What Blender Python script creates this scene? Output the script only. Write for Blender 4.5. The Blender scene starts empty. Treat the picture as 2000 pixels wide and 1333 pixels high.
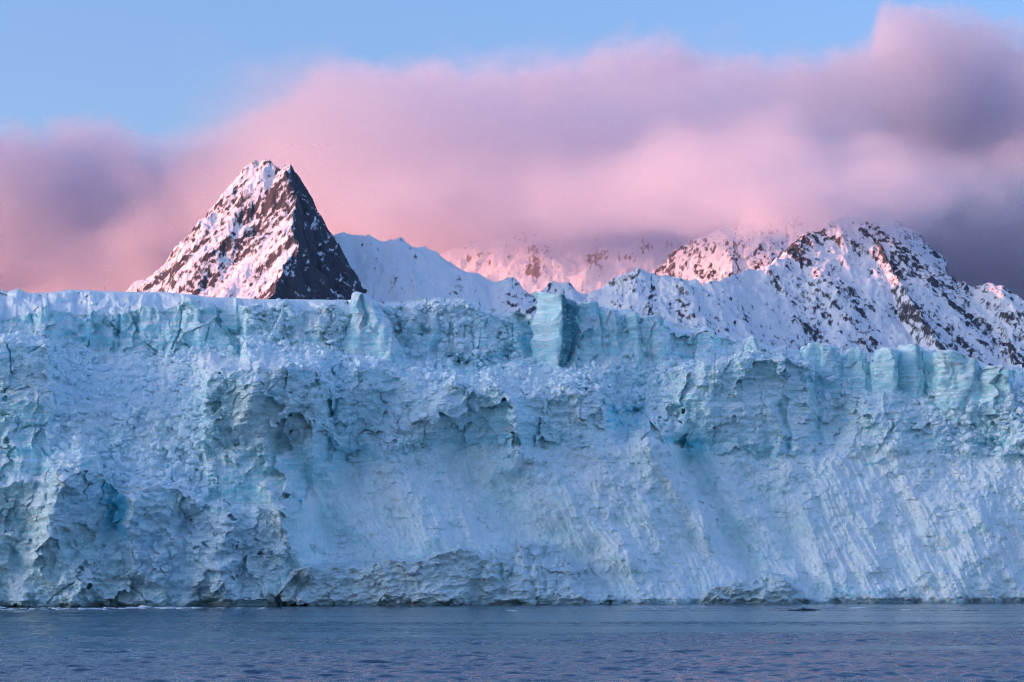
import bpy, bmesh, math, random
import numpy as np
from mathutils import Vector

sc = bpy.context.scene
COL = sc.collection
random.seed(7)

# ------------------------------------------------------------------ camera
F, HZ, CAMH = 4000.0, 1118.0, 8.0          # focal length (2000-wide pixels), horizon row, camera height in metres
cd = bpy.data.cameras.new('camera')
cam = bpy.data.objects.new('camera', cd)
COL.objects.link(cam)
cam.location = (0, 0, CAMH)
cam.rotation_euler = (math.pi / 2, 0, 0)
cd.sensor_width = 36
cd.lens = 72
cd.shift_y = (HZ - 666.5) / 2000
cd.clip_start = 1
cd.clip_end = 90000
sc.camera = cam

# ------------------------------------------------------------------ light
SUN_AZ, SUN_EL = math.radians(77), math.radians(7)     # azimuth measured from straight behind the camera towards the left
sdir = Vector((-math.sin(SUN_AZ) * math.cos(SUN_EL), -math.cos(SUN_AZ) * math.cos(SUN_EL), math.sin(SUN_EL)))
w = bpy.data.worlds.new('World')
sc.world = w
w.use_nodes = True
wt = w.node_tree
bg = wt.nodes['Background']
bg.inputs[1].default_value = 0.14
sk = wt.nodes.new('ShaderNodeTexSky')
sk.sky_type = 'NISHITA'
sk.sun_disc = False
sk.sun_elevation = SUN_EL
sk.sun_rotation = math.atan2(sdir.x, sdir.y)
sk.air_density = 1.0
sk.ozone_density = 2.0
sk.dust_density = 3.5
tint = wt.nodes.new('ShaderNodeMix')
tint.data_type = 'RGBA'
tint.blend_type = 'MULTIPLY'
tint.inputs['Factor'].default_value = 1
wt.links.new(sk.outputs[0], tint.inputs['A'])
tint.inputs['B'].default_value = (0.78, 0.855, 1.17, 1)      # the camera's cool white balance
wt.links.new(tint.outputs['Result'], bg.inputs[0])

sl = bpy.data.lights.new('sun', 'SUN')
sl.energy = 2.0
sl.angle = math.radians(0.5)
sl.color = (0.90, 0.23, 0.13)
so = bpy.data.objects.new('sun', sl)
COL.objects.link(so)
so.rotation_euler = sdir.to_track_quat('Z', 'Y').to_euler()

sc.view_settings.view_transform = 'Standard'
sc.view_settings.look = 'None'
sc.view_settings.exposure = 1.64
sc.view_settings.gamma = 1
sc.render.engine = 'CYCLES'
sc.cycles.use_denoising = True
sc.cycles.denoising_prefilter = 'FAST'
sc.cycles.denoising_input_passes = 'RGB_ALBEDO_NORMAL'
sc.cycles.use_adaptive_sampling = True
sc.cycles.adaptive_threshold = 0.03
sc.cycles.filter_width = 1.15
sc.cycles.max_bounces = 16
sc.cycles.diffuse_bounces = 7
sc.cycles.glossy_bounces = 2
sc.cycles.volume_bounces = 14

# ------------------------------------------------------------------ helpers: naming
def tag(o, label=None, cat=None, group=None, kind=None):
    if label: o['label'] = label
    if cat: o['category'] = cat
    if group: o['group'] = group
    if kind: o['kind'] = kind
    return o

def empty(name, loc):
    o = bpy.data.objects.new(name, None)
    COL.objects.link(o)
    o.location = loc
    o.empty_display_size = 5
    return o

# ------------------------------------------------------------------ helpers: noise (numpy)
def _h(ix, iy, seed):
    n = ix.astype(np.int32).view(np.uint32) * np.uint32(374761393) + iy.astype(np.int32).view(np.uint32) * np.uint32(668265263) + np.uint32((seed * 1442695041) & 0xFFFFFFFF)
    n = (n ^ (n >> np.uint32(13))) * np.uint32(1274126177)
    n = (n ^ (n >> np.uint32(16))) * np.uint32(2246822519)
    return ((n ^ (n >> np.uint32(15))) & np.uint32(0xFFFFFF)).astype(np.float32) / np.float32(16777216)

def perlin3(x, y, z, seed=0):
    ix, iy, iz = np.floor(x), np.floor(y), np.floor(z)
    f = [(x - ix).astype(np.float32), (y - iy).astype(np.float32), (z - iz).astype(np.float32)]
    u, v, t = [q * q * q * (q * (q * 6 - 15) + 10) for q in f]
    out = 0
    for a in (0, 1):
        for b in (0, 1):
            for c in (0, 1):
                k = ix + a + 57 * (iz + c)
                h1, h2 = _h(k, iy + b, seed), _h(k, iy + b, seed + 31)
                ph, cz = h1 * np.float32(6.2831853), 2 * h2 - 1
                r = np.sqrt(np.maximum(1 - cz * cz, 0))
                g = r * np.cos(ph) * (f[0] - a) + r * np.sin(ph) * (f[1] - b) + cz * (f[2] - c)
                out = out + g * (u if a else 1 - u) * (v if b else 1 - v) * (t if c else 1 - t)
    return out * 1.6

def perlin(x, y, seed=0):
    x, y = np.broadcast_arrays(np.asarray(x, np.float64), np.asarray(y, np.float64))
    ix, iy = np.floor(x), np.floor(y)
    fx, fy = (x - ix).astype(np.float32), (y - iy).astype(np.float32)
    u = fx * fx * fx * (fx * (fx * 6 - 15) + 10)
    v = fy * fy * fy * (fy * (fy * 6 - 15) + 10)
    def g(a, b):
        t = _h(ix + a, iy + b, seed) * 6.2831853
        return np.cos(t) * (fx - a) + np.sin(t) * (fy - b)
    n0 = g(0, 0); n0 += u * (g(1, 0) - n0)
    n1 = g(0, 1); n1 += u * (g(1, 1) - n1)
    return (n0 + v * (n1 - n0)) * 1.5

def fbm(x, y, seed=0, octv=4, gain=0.5):
    s, a = 0, 1.0
    for i in range(octv):
        s = s + a * perlin(x * 2 ** i + 17.3 * i, y * 2 ** i - 9.1 * i, seed + i)
        a *= gain
    return s

def ridged(x, y, seed=0, octv=4, gain=0.5):
    s, a = 0, 1.0
    for i in range(octv):
        s = s + a * (1 - 2 * np.abs(perlin(x * 2 ** i + 5.7 * i, y * 2 ** i + 3.1 * i, seed + i)))
        a *= gain
    return s

def voro(x, y, seed=0):
    """F1, F2, per-cell random, and a random tilted plane per cell (flat broken facets)."""
    x, y = np.broadcast_arrays(np.asarray(x, np.float64), np.asarray(y, np.float64))
    ix, iy = np.floor(x), np.floor(y)
    f1 = np.full(x.shape, 9.0, np.float32); f2 = f1.copy()
    cid = np.zeros(x.shape, np.float32); bx = cid.copy(); by = cid.copy(); ga = cid.copy()
    for a in (-1, 0, 1):
        for b in (-1, 0, 1):
            cx, cy = ix + a, iy + b
            dx = (x - (cx + 0.1 + 0.8 * _h(cx, cy, seed))).astype(np.float32)
            dy = (y - (cy + 0.1 + 0.8 * _h(cx, cy, seed + 71))).astype(np.float32)
            d = np.sqrt(dx * dx + dy * dy)
            m = d < f1
            f2 = np.where(m, f1, np.minimum(f2, d))
            f1 = np.where(m, d, f1)
            cid = np.where(m, _h(cx, cy, seed + 5), cid)
            ga = np.where(m, _h(cx, cy, seed + 9) * 6.2831853, ga)
            bx = np.where(m, dx, bx); by = np.where(m, dy, by)
    plane = np.cos(ga) * bx + np.sin(ga) * by
    return f1, f2, cid, plane

def facet(x, y, seed=0):
    f1, f2, cid, pl = voro(x, y, seed)
    return (cid - 0.5) + 1.1 * pl

def chip(x, y, seed=0):
    """continuous broken surface: the upper envelope of randomly tilted stones"""
    x, y = np.broadcast_arrays(np.asarray(x, np.float64), np.asarray(y, np.float64))
    ix, iy = np.floor(x), np.floor(y)
    best = np.full(x.shape, -9.0, np.float32)
    for a in (-1, 0, 1):
        for b in (-1, 0, 1):
            cx, cy = ix + a, iy + b
            dx = (x - (cx + _h(cx, cy, seed))).astype(np.float32)
            dy = (y - (cy + _h(cx, cy, seed + 71))).astype(np.float32)
            t = _h(cx, cy, seed + 9) * np.float32(6.2831853)
            best = np.maximum(best, 0.9 * _h(cx, cy, seed + 5) + 0.8 * (np.cos(t) * dx + np.sin(t) * dy) - 0.85 * np.maximum(np.abs(dx), np.abs(dy)))
    return best - 0.35

def sst(a, b, x):
    t = np.clip((x - a) / (b - a), 0, 1)
    return t * t * (3 - 2 * t)

def blur(a, n, axis):
    for _ in range(n):
        p = np.roll(a, 1, axis); q = np.roll(a, -1, axis)
        sl0 = [slice(None)] * a.ndim; sl1 = list(sl0)
        sl0[axis] = 0; sl1[axis] = -1
        p[tuple(sl0)] = a[tuple(sl0)]; q[tuple(sl1)] = a[tuple(sl1)]
        a = 0.5 * a + 0.25 * (p + q)
    return a

def polyline_dist(px, py, pts):
    """distance to a polyline (in the units of px, py) and the parameter 0..1 along it"""
    best = np.full(px.shape, 1e9, np.float32); tt = np.zeros(px.shape, np.float32)
    pts = [np.array(p, float) for p in pts]
    L = [np.hypot(*(pts[i + 1] - pts[i])) for i in range(len(pts) - 1)]
    tot, acc = sum(L), 0
    for i, l in enumerate(L):
        a, b = pts[i], pts[i + 1]
        d = (b - a) / max(l, 1e-6)
        s = np.clip((px - a[0]) * d[0] + (py - a[1]) * d[1], 0, l)
        dist = np.hypot(px - a[0] - s * d[0], py - a[1] - s * d[1]).astype(np.float32)
        m = dist < best
        best = np.where(m, dist, best)
        tt = np.where(m, (acc + s) / tot, tt)
        acc += l
    return best, tt

def inside(px, py, poly):
    c = np.zeros(px.shape, bool)
    j = len(poly) - 1
    for i in range(len(poly)):
        xi, yi = poly[i]; xj, yj = poly[j]
        if yi != yj:
            c ^= ((yi > py) != (yj > py)) & (px < (xj - xi) * (py - yi) / (yj - yi) + xi)
        j = i
    return c

def sdist(px, py, poly):
    d, _ = polyline_dist(px, py, list(poly) + [poly[0]])
    return np.where(inside(px, py, poly), d, -d)          # positive inside

# ------------------------------------------------------------------ helpers: meshes
def grid_quads(mask):
    """quads of a row x column vertex grid, counter-clockwise for a surface facing the camera; mask per quad"""
    nr, nc = mask.shape[0] + 1, mask.shape[1] + 1
    idx = np.arange(nr * nc).reshape(nr, nc)
    q = np.stack([idx[:-1, :-1], idx[:-1, 1:], idx[1:, 1:], idx[1:, :-1]], -1)
    return q[mask]

def mesh_from(name, co, quads, mat, parent=None, smooth=True, cols=None, attrs=None):
    used = np.unique(quads)
    remap = np.zeros(len(co), np.int64); remap[used] = np.arange(len(used))
    q = remap[quads].astype(np.int32); c = co[used].astype(np.float32)
    k = q.shape[1]
    me = bpy.data.meshes.new(name)
    me.vertices.add(len(c)); me.vertices.foreach_set('co', c.ravel())
    me.loops.add(q.size); me.loops.foreach_set('vertex_index', q.ravel())
    me.polygons.add(len(q)); me.polygons.foreach_set('loop_start', np.arange(0, q.size, k, dtype=np.int32))
    me.update(calc_edges=True)
    me.polygons.foreach_set('use_smooth', np.full(len(q), smooth, bool))
    if cols is not None:
        a = me.color_attributes.new('albedo', 'FLOAT_COLOR', 'POINT')
        rgba = np.ones((len(c), 4), np.float32); rgba[:, :3] = cols[used]
        a.data.foreach_set('color', rgba.ravel())
    for nm, v in (attrs or {}).items():
        a = me.attributes.new(nm, 'FLOAT', 'POINT')
        a.data.foreach_set('value', v[used].astype(np.float32))
    me.materials.append(mat)
    o = bpy.data.objects.new(name, me)
    COL.objects.link(o)
    if parent:
        o.parent = parent
        o.matrix_parent_inverse.identity()
        me.vertices.foreach_set('co', (c - np.array(parent.location, np.float32)).ravel())
    return o

def unproject(px, py, Y):
    return np.stack([(px - 1000) * Y / F, Y, CAMH - (py - HZ) * Y / F], -1)

# ------------------------------------------------------------------ materials
def new_mat(name):
    m = bpy.data.materials.new(name)
    m.use_nodes = True
    nt = m.node_tree
    return m, nt, nt.nodes['Principled BSDF']

def noise_node(nt, scale, detail=6, rough=0.6, vec=None):
    n = nt.nodes.new('ShaderNodeTexNoise')
    n.inputs['Scale'].default_value = scale
    n.inputs['Detail'].default_value = detail
    n.inputs['Roughness'].default_value = rough
    if vec: nt.links.new(vec, n.inputs['Vector'])
    return n

def mapped(nt, scale):
    tc = nt.nodes.new('ShaderNodeTexCoord')
    mp = nt.nodes.new('ShaderNodeMapping')
    mp.inputs['Scale'].default_value = scale
    nt.links.new(tc.outputs['Object'], mp.inputs['Vector'])
    return mp.outputs['Vector']

def ice_material(name, bump_scale, bump_dist, strata=0.0, rough=0.55):
    m, nt, p = new_mat(name)
    L = nt.links.new
    at = nt.nodes.new('ShaderNodeAttribute'); at.attribute_name = 'albedo'
    v = mapped(nt, (1, 1, 1))
    n1 = noise_node(nt, bump_scale, 2, 0.5, v)
    # mottling of the ice itself: bubbly white and clear ice alternate
    n2 = noise_node(nt, 0.35, 6, 0.6, v)
    rp = nt.nodes.new('ShaderNodeMapRange')
    rp.inputs['From Min'].default_value = 0.3; rp.inputs['From Max'].default_value = 0.7
    rp.inputs['To Min'].default_value = 0.90; rp.inputs['To Max'].default_value = 1.08
    L(n2.outputs['Fac'], rp.inputs['Value'])
    mul = nt.nodes.new('ShaderNodeVectorMath'); mul.operation = 'SCALE'
    L(at.outputs['Color'], mul.inputs[0]); L(rp.outputs[0], mul.inputs['Scale'])
    colour = mul.outputs[0]
    height = n1.outputs['Fac']
    if strata:
        vs = mapped(nt, (0.05, 0.05, 1.6))
        n3 = noise_node(nt, 1.0, 3, 0.6, vs)
        r3 = nt.nodes.new('ShaderNodeMapRange')
        r3.inputs['From Min'].default_value = 0.35; r3.inputs['From Max'].default_value = 0.65
        r3.inputs['To Min'].default_value = 1 - strata; r3.inputs['To Max'].default_value = 1 + strata * 0.6
        L(n3.outputs['Fac'], r3.inputs['Value'])
        m3 = nt.nodes.new('ShaderNodeVectorMath'); m3.operation = 'SCALE'
        L(colour, m3.inputs[0]); L(r3.outputs[0], m3.inputs['Scale'])
        colour = m3.outputs[0]
        ad = nt.nodes.new('ShaderNodeMath'); ad.operation = 'ADD'
        L(n1.outputs['Fac'], ad.inputs[0]); L(n3.outputs['Fac'], ad.inputs[1])
        height = ad.outputs[0]
    L(colour, p.inputs['Base Color'])
    b = nt.nodes.new('ShaderNodeBump')
    b.inputs['Strength'].default_value = 1.0
    b.inputs['Distance'].default_value = 0.6 * bump_dist
    L(height, b.inputs['Height']); L(b.outputs[0], p.inputs['Normal'])
    p.inputs['Roughness'].default_value = rough
    p.inputs['Specular IOR Level'].default_value = 0.25
    return m

M_SNOW = ice_material('wind_packed_snow', 1.3, 0.25, 0, 0.7)
M_ICE = ice_material('layered_glacier_ice', 1.6, 0.30, 0.10, 0.45)
M_RUBBLE = ice_material('broken_ice', 1.9, 0.35, 0, 0.55)

def mountain_material(name, rock=(0.062, 0.068, 0.088), scale=0.075):
    m, nt, p = new_mat(name)
    L = nt.links.new
    at = nt.nodes.new('ShaderNodeAttribute'); at.attribute_name = 'rock'
    v = mapped(nt, (1, 1, 0.6))
    n1 = noise_node(nt, scale, 10, 0.78, v)
    ad = nt.nodes.new('ShaderNodeMath'); ad.operation = 'MULTIPLY_ADD'
    L(n1.outputs['Fac'], ad.inputs[0]); ad.inputs[1].default_value = 1.7
    L(at.outputs['Fac'], ad.inputs[2])
    rp = nt.nodes.new('ShaderNodeMapRange')
    rp.inputs['From Min'].default_value = 1.28; rp.inputs['From Max'].default_value = 1.50
    L(ad.outputs[0], rp.inputs['Value'])
    n2 = noise_node(nt, scale * 2.3, 3, 0.6, v)
    rc = nt.nodes.new('ShaderNodeMix'); rc.data_type = 'RGBA'
    L(n2.outputs['Fac'], rc.inputs['Factor'])
    rc.inputs['A'].default_value = (rock[0] * 0.6, rock[1] * 0.6, rock[2] * 0.6, 1)
    rc.inputs['B'].default_value = (rock[0] * 1.5, rock[1] * 1.45, rock[2] * 1.4, 1)
    mx = nt.nodes.new('ShaderNodeMix'); mx.data_type = 'RGBA'
    L(rp.outputs[0], mx.inputs['Factor'])
    mx.inputs['A'].default_value = (0.80, 0.83, 0.87, 1)
    L(rc.outputs['Result'], mx.inputs['B'])
    L(mx.outputs['Result'], p.inputs['Base Color'])
    b = nt.nodes.new('ShaderNodeBump'); b.inputs['Strength'].default_value = 0.7; b.inputs['Distance'].default_value = 2.5
    L(n2.outputs['Fac'], b.inputs['Height']); L(b.outputs[0], p.inputs['Normal'])
    p.inputs['Roughness'].default_value = 0.8
    p.inputs['Specular IOR Level'].default_value = 0.15
    return m

# ------------------------------------------------------------------ sea
def build_sea():
    m, nt, p = new_mat('sea_water')
    L = nt.links.new
    p.inputs['Base Color'].default_value = (0.010, 0.050, 0.095, 1)
    p.inputs['IOR'].default_value = 1.333
    p.inputs['Roughness'].default_value = 0.15
    v1 = mapped(nt, (0.75, 0.24, 1))
    n1 = noise_node(nt, 1.1, 4, 0.55, v1)
    n2 = noise_node(nt, 0.22, 3, 0.5, v1)
    vb = mapped(nt, (0.0035, 0.022, 1))                      # slicks: long streaks of calmer water
    nb = noise_node(nt, 1.0, 4, 0.55, vb)
    rb = nt.nodes.new('ShaderNodeMapRange')
    rb.inputs['From Min'].default_value = 0.38; rb.inputs['From Max'].default_value = 0.60
    rb.inputs['To Min'].default_value = 0.25; rb.inputs['To Max'].default_value = 1.0
    L(nb.outputs['Fac'], rb.inputs['Value'])
    ad = nt.nodes.new('ShaderNodeMath'); ad.operation = 'MULTIPLY_ADD'
    L(n2.outputs['Fac'], ad.inputs[0]); ad.inputs[1].default_value = 1.6; L(n1.outputs['Fac'], ad.inputs[2])
    b = nt.nodes.new('ShaderNodeBump')
    b.inputs['Distance'].default_value = 0.25
    L(rb.outputs[0], b.inputs['Strength'])
    L(ad.outputs[0], b.inputs['Height']); L(b.outputs[0], p.inputs['Normal'])
    yn = [112.0]
    while yn[-1] < 560: yn.append(yn[-1] + 0.28 + 0.0011 * (yn[-1] - 112))
    ys = np.array([-8000, -500, 60] + yn + [600, 800, 2000, 40000], float)
    pc = np.concatenate([[-6e5, -2000, -1200], np.arange(-700, 2700, 6.5), [3200, 4000, 6e5]])
    PC, YS = np.meshgrid(pc, ys)
    X = (PC - 1000) / F * np.clip(YS, 100, 600)
    on = sst(60, 130, YS) * sst(600, 540, YS) * (np.abs(PC - 1000) < 1800)
    calm = sst(-0.45, 0.35, fbm(X / 160 + YS / 90, YS / 26, 15, 3) + sst(330, 190, YS) * 0.9 - 0.35)
    wx_ = X + 0.6 * perlin(X / 3, YS / 3, 19)
    wav = 3.1 * (0.055 * perlin(wx_ / 2.6, YS / 1.7, 16) + 0.035 * perlin(wx_ / 1.3 + YS / 6, YS / 1.0, 17) + 0.05 * perlin(X / 6 - YS / 9, YS / 4.5, 18))
    Zs = wav * on * (0.12 + 0.88 * calm)
    o = mesh_from('sea', np.stack([X, YS, Zs], -1).reshape(-1, 3), grid_quads(np.ones((len(ys) - 1, len(pc) - 1), bool)), m)
    tag(o, 'dark steel blue rippled fjord water in front of the glacier', kind='structure')

build_sea()

# ------------------------------------------------------------------ glacier: control curves (2000-wide photo pixels, metres of set-back)
def curve(keys):
    k = np.array(keys, float)
    return lambda x: np.interp(x, k[:, 0], k[:, 1])

WATER = curve([(-600, 1187), (0, 1186), (600, 1184), (1200, 1181), (1600, 1179), (2600, 1177)])
def Y0(px): return CAMH * F / (WATER(px) - HZ)
C1P = curve([(-600, 950), (0, 950), (100, 930), (150, 892), (185, 895), (210, 940), (245, 960), (300, 950), (360, 968), (420, 990), (500, 996),
             (555, 1000), (580, 990), (610, 950), (690, 895), (900, 870), (1100, 868), (1200, 872), (1270, 850), (1310, 862), (1345, 885), (1500, 893),
             (1600, 882), (1700, 872), (1820, 872), (2000, 895), (2600, 890)])
C1S = curve([(-600, 5), (0, 5), (150, 4), (210, 9), (260, 4), (555, 6), (600, 20), (690, 29), (900, 33), (1100, 34), (1270, 31), (1345, 38), (1600, 36), (2000, 33), (2600, 32)])
C2P = curve([(-600, 668), (0, 668), (94, 670), (104, 790), (200, 800), (372, 800), (395, 740), (430, 724), (480, 726), (560, 718), (610, 722), (640, 745),
             (652, 775), (690, 716), (725, 716), (780, 738), (830, 756), (900, 746), (970, 764), (1060, 776), (1110, 770), (1180, 777), (1205, 800), (1290, 800), (1320, 790),
             (1335, 722), (1420, 706), (1470, 702), (1540, 706), (1580, 718), (1592, 745), (1600, 800), (1690, 775), (1740, 765), (1800, 800), (1832, 835), (1870, 800),
             (1930, 780), (1985, 752), (2100, 744), (2600, 740)])
C2S = curve([(-600, 26), (0, 26), (94, 27), (104, 30), (372, 30), (392, 30), (400, 17), (560, 11), (640, 12), (655, 35), (690, 37), (900, 36), (1180, 38), (1205, 52), (1290, 52),
             (1335, 42), (1540, 40), (1585, 40), (1600, 48), (1740, 49), (1800, 46), (1835, 38), (2000, 37), (2600, 37)])
C3P = curve([(-600, 662), (0, 660), (70, 652), (165, 682), (231, 689), (350, 685), (465, 690), (480, 662), (600, 672), (700, 700), (830, 700), (900, 706), (1000, 692),
             (1045, 710), (1120, 718), (1200, 700), (1300, 700), (1400, 698), (1450, 690), (1527, 688), (1580, 700), (1600, 738), (1650, 745), (1700, 752), (1790, 766),
             (1860, 775), (1920, 795), (1980, 790), (2050, 730), (2600, 725)])
C3S = curve([(-600, 62), (0, 62), (230, 70), (465, 68), (480, 60), (700, 64), (1000, 66), (1300, 62), (1530, 56), (1600, 52), (1800, 52), (2000, 50), (2600, 50)])
C4P = curve([(-600, 620), (0, 624), (50, 620), (87, 611), (101, 603), (126, 610), (168, 606), (238, 607), (280, 605), (330, 598), (360, 594), (437, 596), (497, 594), (560, 600),
             (640, 604), (686, 603), (694, 582), (713, 582), (741, 597), (790, 598), (839, 594), (888, 590), (916, 592), (951, 610), (1000, 620), (1045, 626), (1130, 600),
             (1168, 606), (1210, 616), (1245, 618), (1280, 624), (1315, 640), (1350, 648), (1380, 648), (1412, 660), (1450, 673), (1471, 668), (1510, 684), (1560, 688),
             (1600, 690), (1653, 694), (1708, 708), (1740, 692), (1800, 685), (1835, 694), (1874, 698), (1919, 713), (1965, 719), (2000, 719), (2600, 725)])
C5P = curve([(-600, 566), (-100, 575), (0, 566), (14, 570), (36, 564), (52, 572), (95, 572), (140, 566), (196, 568), (280, 571), (315, 570), (367, 575), (413, 580),
             (518, 585), (595, 585), (686, 586), (692, 578), (713, 577), (741, 592), (790, 589), (839, 585), (888, 580), (916, 584), (951, 603), (1000, 612), (1045, 619),
             (1129, 596), (1157, 592), (1168, 600), (1210, 610), (1245, 612), (1280, 617), (1315, 634), (1350, 641), (1380, 642), (1412, 654), (1450, 668), (1471, 660),
             (1510, 678), (1560, 682), (1600, 684), (1653, 688), (1708, 703), (1740, 686), (1800, 680), (1835, 690), (1874, 694), (1919, 708), (1965, 715), (2000, 714), (2600, 720)])
C5D = curve([(-600, 190), (0, 190), (300, 170), (500, 90), (680, 60), (700, 4), (1100, 5), (1400, 6), (2600, 8)])

px_in = np.arange(-40, 2040.1, 1.15)
px1 = np.concatenate([np.arange(-600, -40, 5), px_in, np.arange(2045, 2600, 5)])
NR = 720
NC = len(px1)
v1 = np.linspace(0, 1, NR)
# a little crumble on the skyline itself
sky_row = C5P(px1) + (2.6 * fbm(px1 / 22, px1 * 0 + 3.3, 11, 4) + 5 * facet(px1 / 26, px1 * 0 + 4.4, 13)) * sst(650, 720, px1) + 0.8 * fbm(px1 / 40, px1 * 0 + 1.3, 12, 3)
bot_row = WATER(px1) + 6
PY = bot_row[None, :] + (sky_row - bot_row)[None, :] * v1[:, None]
PX = np.broadcast_to(px1[None, :], PY.shape).copy()
YB = Y0(PX)
MX, MZ = (PX - 1000) * 0.135, (HZ - PY) * 0.135                   # rough metres on the face, for noise

wx = PX + 9 * fbm(PX / 60, PY / 60, 21, 4)
wy = PY + 9 * fbm(PX / 55, PY / 55, 31, 4) + 3 * facet(PX / 14, PY / 14, 33)
wpx = np.where(PX > -1e9, wx, 0)
k0 = WATER(PX)
k1 = C1P(wpx); k2 = np.minimum(C2P(wpx), k1 - 10); k3 = np.minimum(C3P(wpx), k2 - 6); k4 = np.minimum(C4P(wpx) + 15 * facet(PX / 45, PY * 0 + 2.5, 34) * sst(760, 640, PX), k3 - 8)
k5 = np.minimum(np.broadcast_to(sky_row[None, :], PY.shape), k4 - 2)
s1 = C1S(wpx); s2 = np.maximum(C2S(wpx), s1 + 2); s3 = np.maximum(C3S(wpx), s2 + 6); s4 = s3 + 6; s5 = s4 + C5D(PX)
edge = sst(0, 12, k5 - 0 * PY) * 0 + sst(0, 10, PY - sky_row[None, :])
yy = PY + (wy - PY) * edge
kk = [k0 + 30, k1, k2, k3, k4, k5]
ss = [0 * s1 - 1.5, s1, s2, s3, s4, s5]
SET = np.zeros_like(PY); ZN = np.zeros_like(PY)
for i in range(5):
    t = (kk[i] - yy) / np.maximum(kk[i] - kk[i + 1], 1e-3)
    m = (yy <= kk[i]) & (yy > kk[i + 1])
    if i == 4: m = yy <= kk[4]
    if i == 0: m = yy > kk[1]
    t = np.clip(t, 0, 1)
    sh = t if i in (0, 1, 3) else t
    SET = np.where(m, ss[i] + (ss[i + 1] - ss[i]) * sh, SET)
    ZN = np.where(m, i + t, ZN)
rim = np.maximum(sst(600, 545, wx), 0)
SET = SET + 9 * sst(1.0, 1.05, ZN) * (1 - sst(1.2, 1.9, ZN)) * rim * (ZN < 2)
SET = blur(blur(SET, 2, 0), 2, 1)

# ---- zone weights
z_low = 1 - sst(0.93, 1.05, ZN)                                   # lower face
hump = sst(600, 545, wx + 0.18 * (1000 - wy))                      # dark lower-left hump
z_hump = z_low * hump
z_apron = z_low * (1 - hump)
z_cliff = sst(0.93, 1.05, ZN) * (1 - sst(1.95, 2.1, ZN))
left_rub = sst(85, 110, wx) * sst(420, 365, wx)
z_lrub = z_cliff * left_rub
z_cliff = z_cliff * (1 - left_rub)
rhump = sst(1815, 1845, wx) * z_cliff
z_rub = np.clip(sst(1.95, 2.1, ZN) * (1 - sst(2.95, 3.08, ZN)) + z_lrub + 0.8 * rhump, 0, 1)
cap_ = (1 - sst(0.75, 1.05, np.hypot((wx - 480) / 105, (wy - 709) / 17)))
z_rub = z_rub * (1 - 0.9 * cap_)
z_wall = sst(2.95, 3.08, ZN) * (1 - sst(3.92, 4.05, ZN))
z_top = sst(3.92, 4.05, ZN)

# ---- basal cliffs standing proud of the snow apron
BASAL_A = [(540, 1240), (545, 1150), (570, 1112), (600, 1103), (640, 1100), (660, 1101), (690, 1097), (715, 1098), (730, 1095), (762, 1084), (772, 1090), (800, 1094), (830, 1088),
           (850, 1079), (880, 1070), (900, 1066), (928, 1073), (950, 1088), (962, 1092), (966, 1068), (978, 1090), (1000, 1096), (1006, 1082), (1012, 1078), (1008, 1056),
           (1022, 1062), (1038, 1057), (1048, 1064), (1064, 1058), (1090, 1067), (1108, 1082), (1130, 1098), (1145, 1102), (1158, 1118), (1170, 1132), (1184, 1140),
           (1190, 1152), (1204, 1162), (1216, 1180), (1218, 1240)]
BASAL_B = [(1360, 1240), (1362, 1176), (1371, 1164), (1383, 1147), (1398, 1140), (1418, 1141), (1432, 1134), (1460, 1130), (1488, 1126), (1492, 1114), (1505, 1117), (1522, 1119),
           (1540, 1128), (1552, 1140), (1566, 1150), (1570, 1178), (1572, 1240)]
wb = PX + 2.5 * fbm(PX / 12, PY / 12, 41, 3)
wby = PY + 2.5 * fbm(PX / 12, PY / 12, 45, 3)
dA = sdist(wb, wby, BASAL_A); dB = sdist(wb, wby, BASAL_B)
low_prof = sst(1060, 1180, PY)
proud = np.clip(np.maximum(dA, dB) / 6, 0, 1) * (0.8 * SET + 1.5 + 0 * low_prof)
z_basal = np.maximum(sst(-1, 2, dA), sst(-1, 2, dB))
DISP = proud.copy()                                                # metres towards the camera

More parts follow.
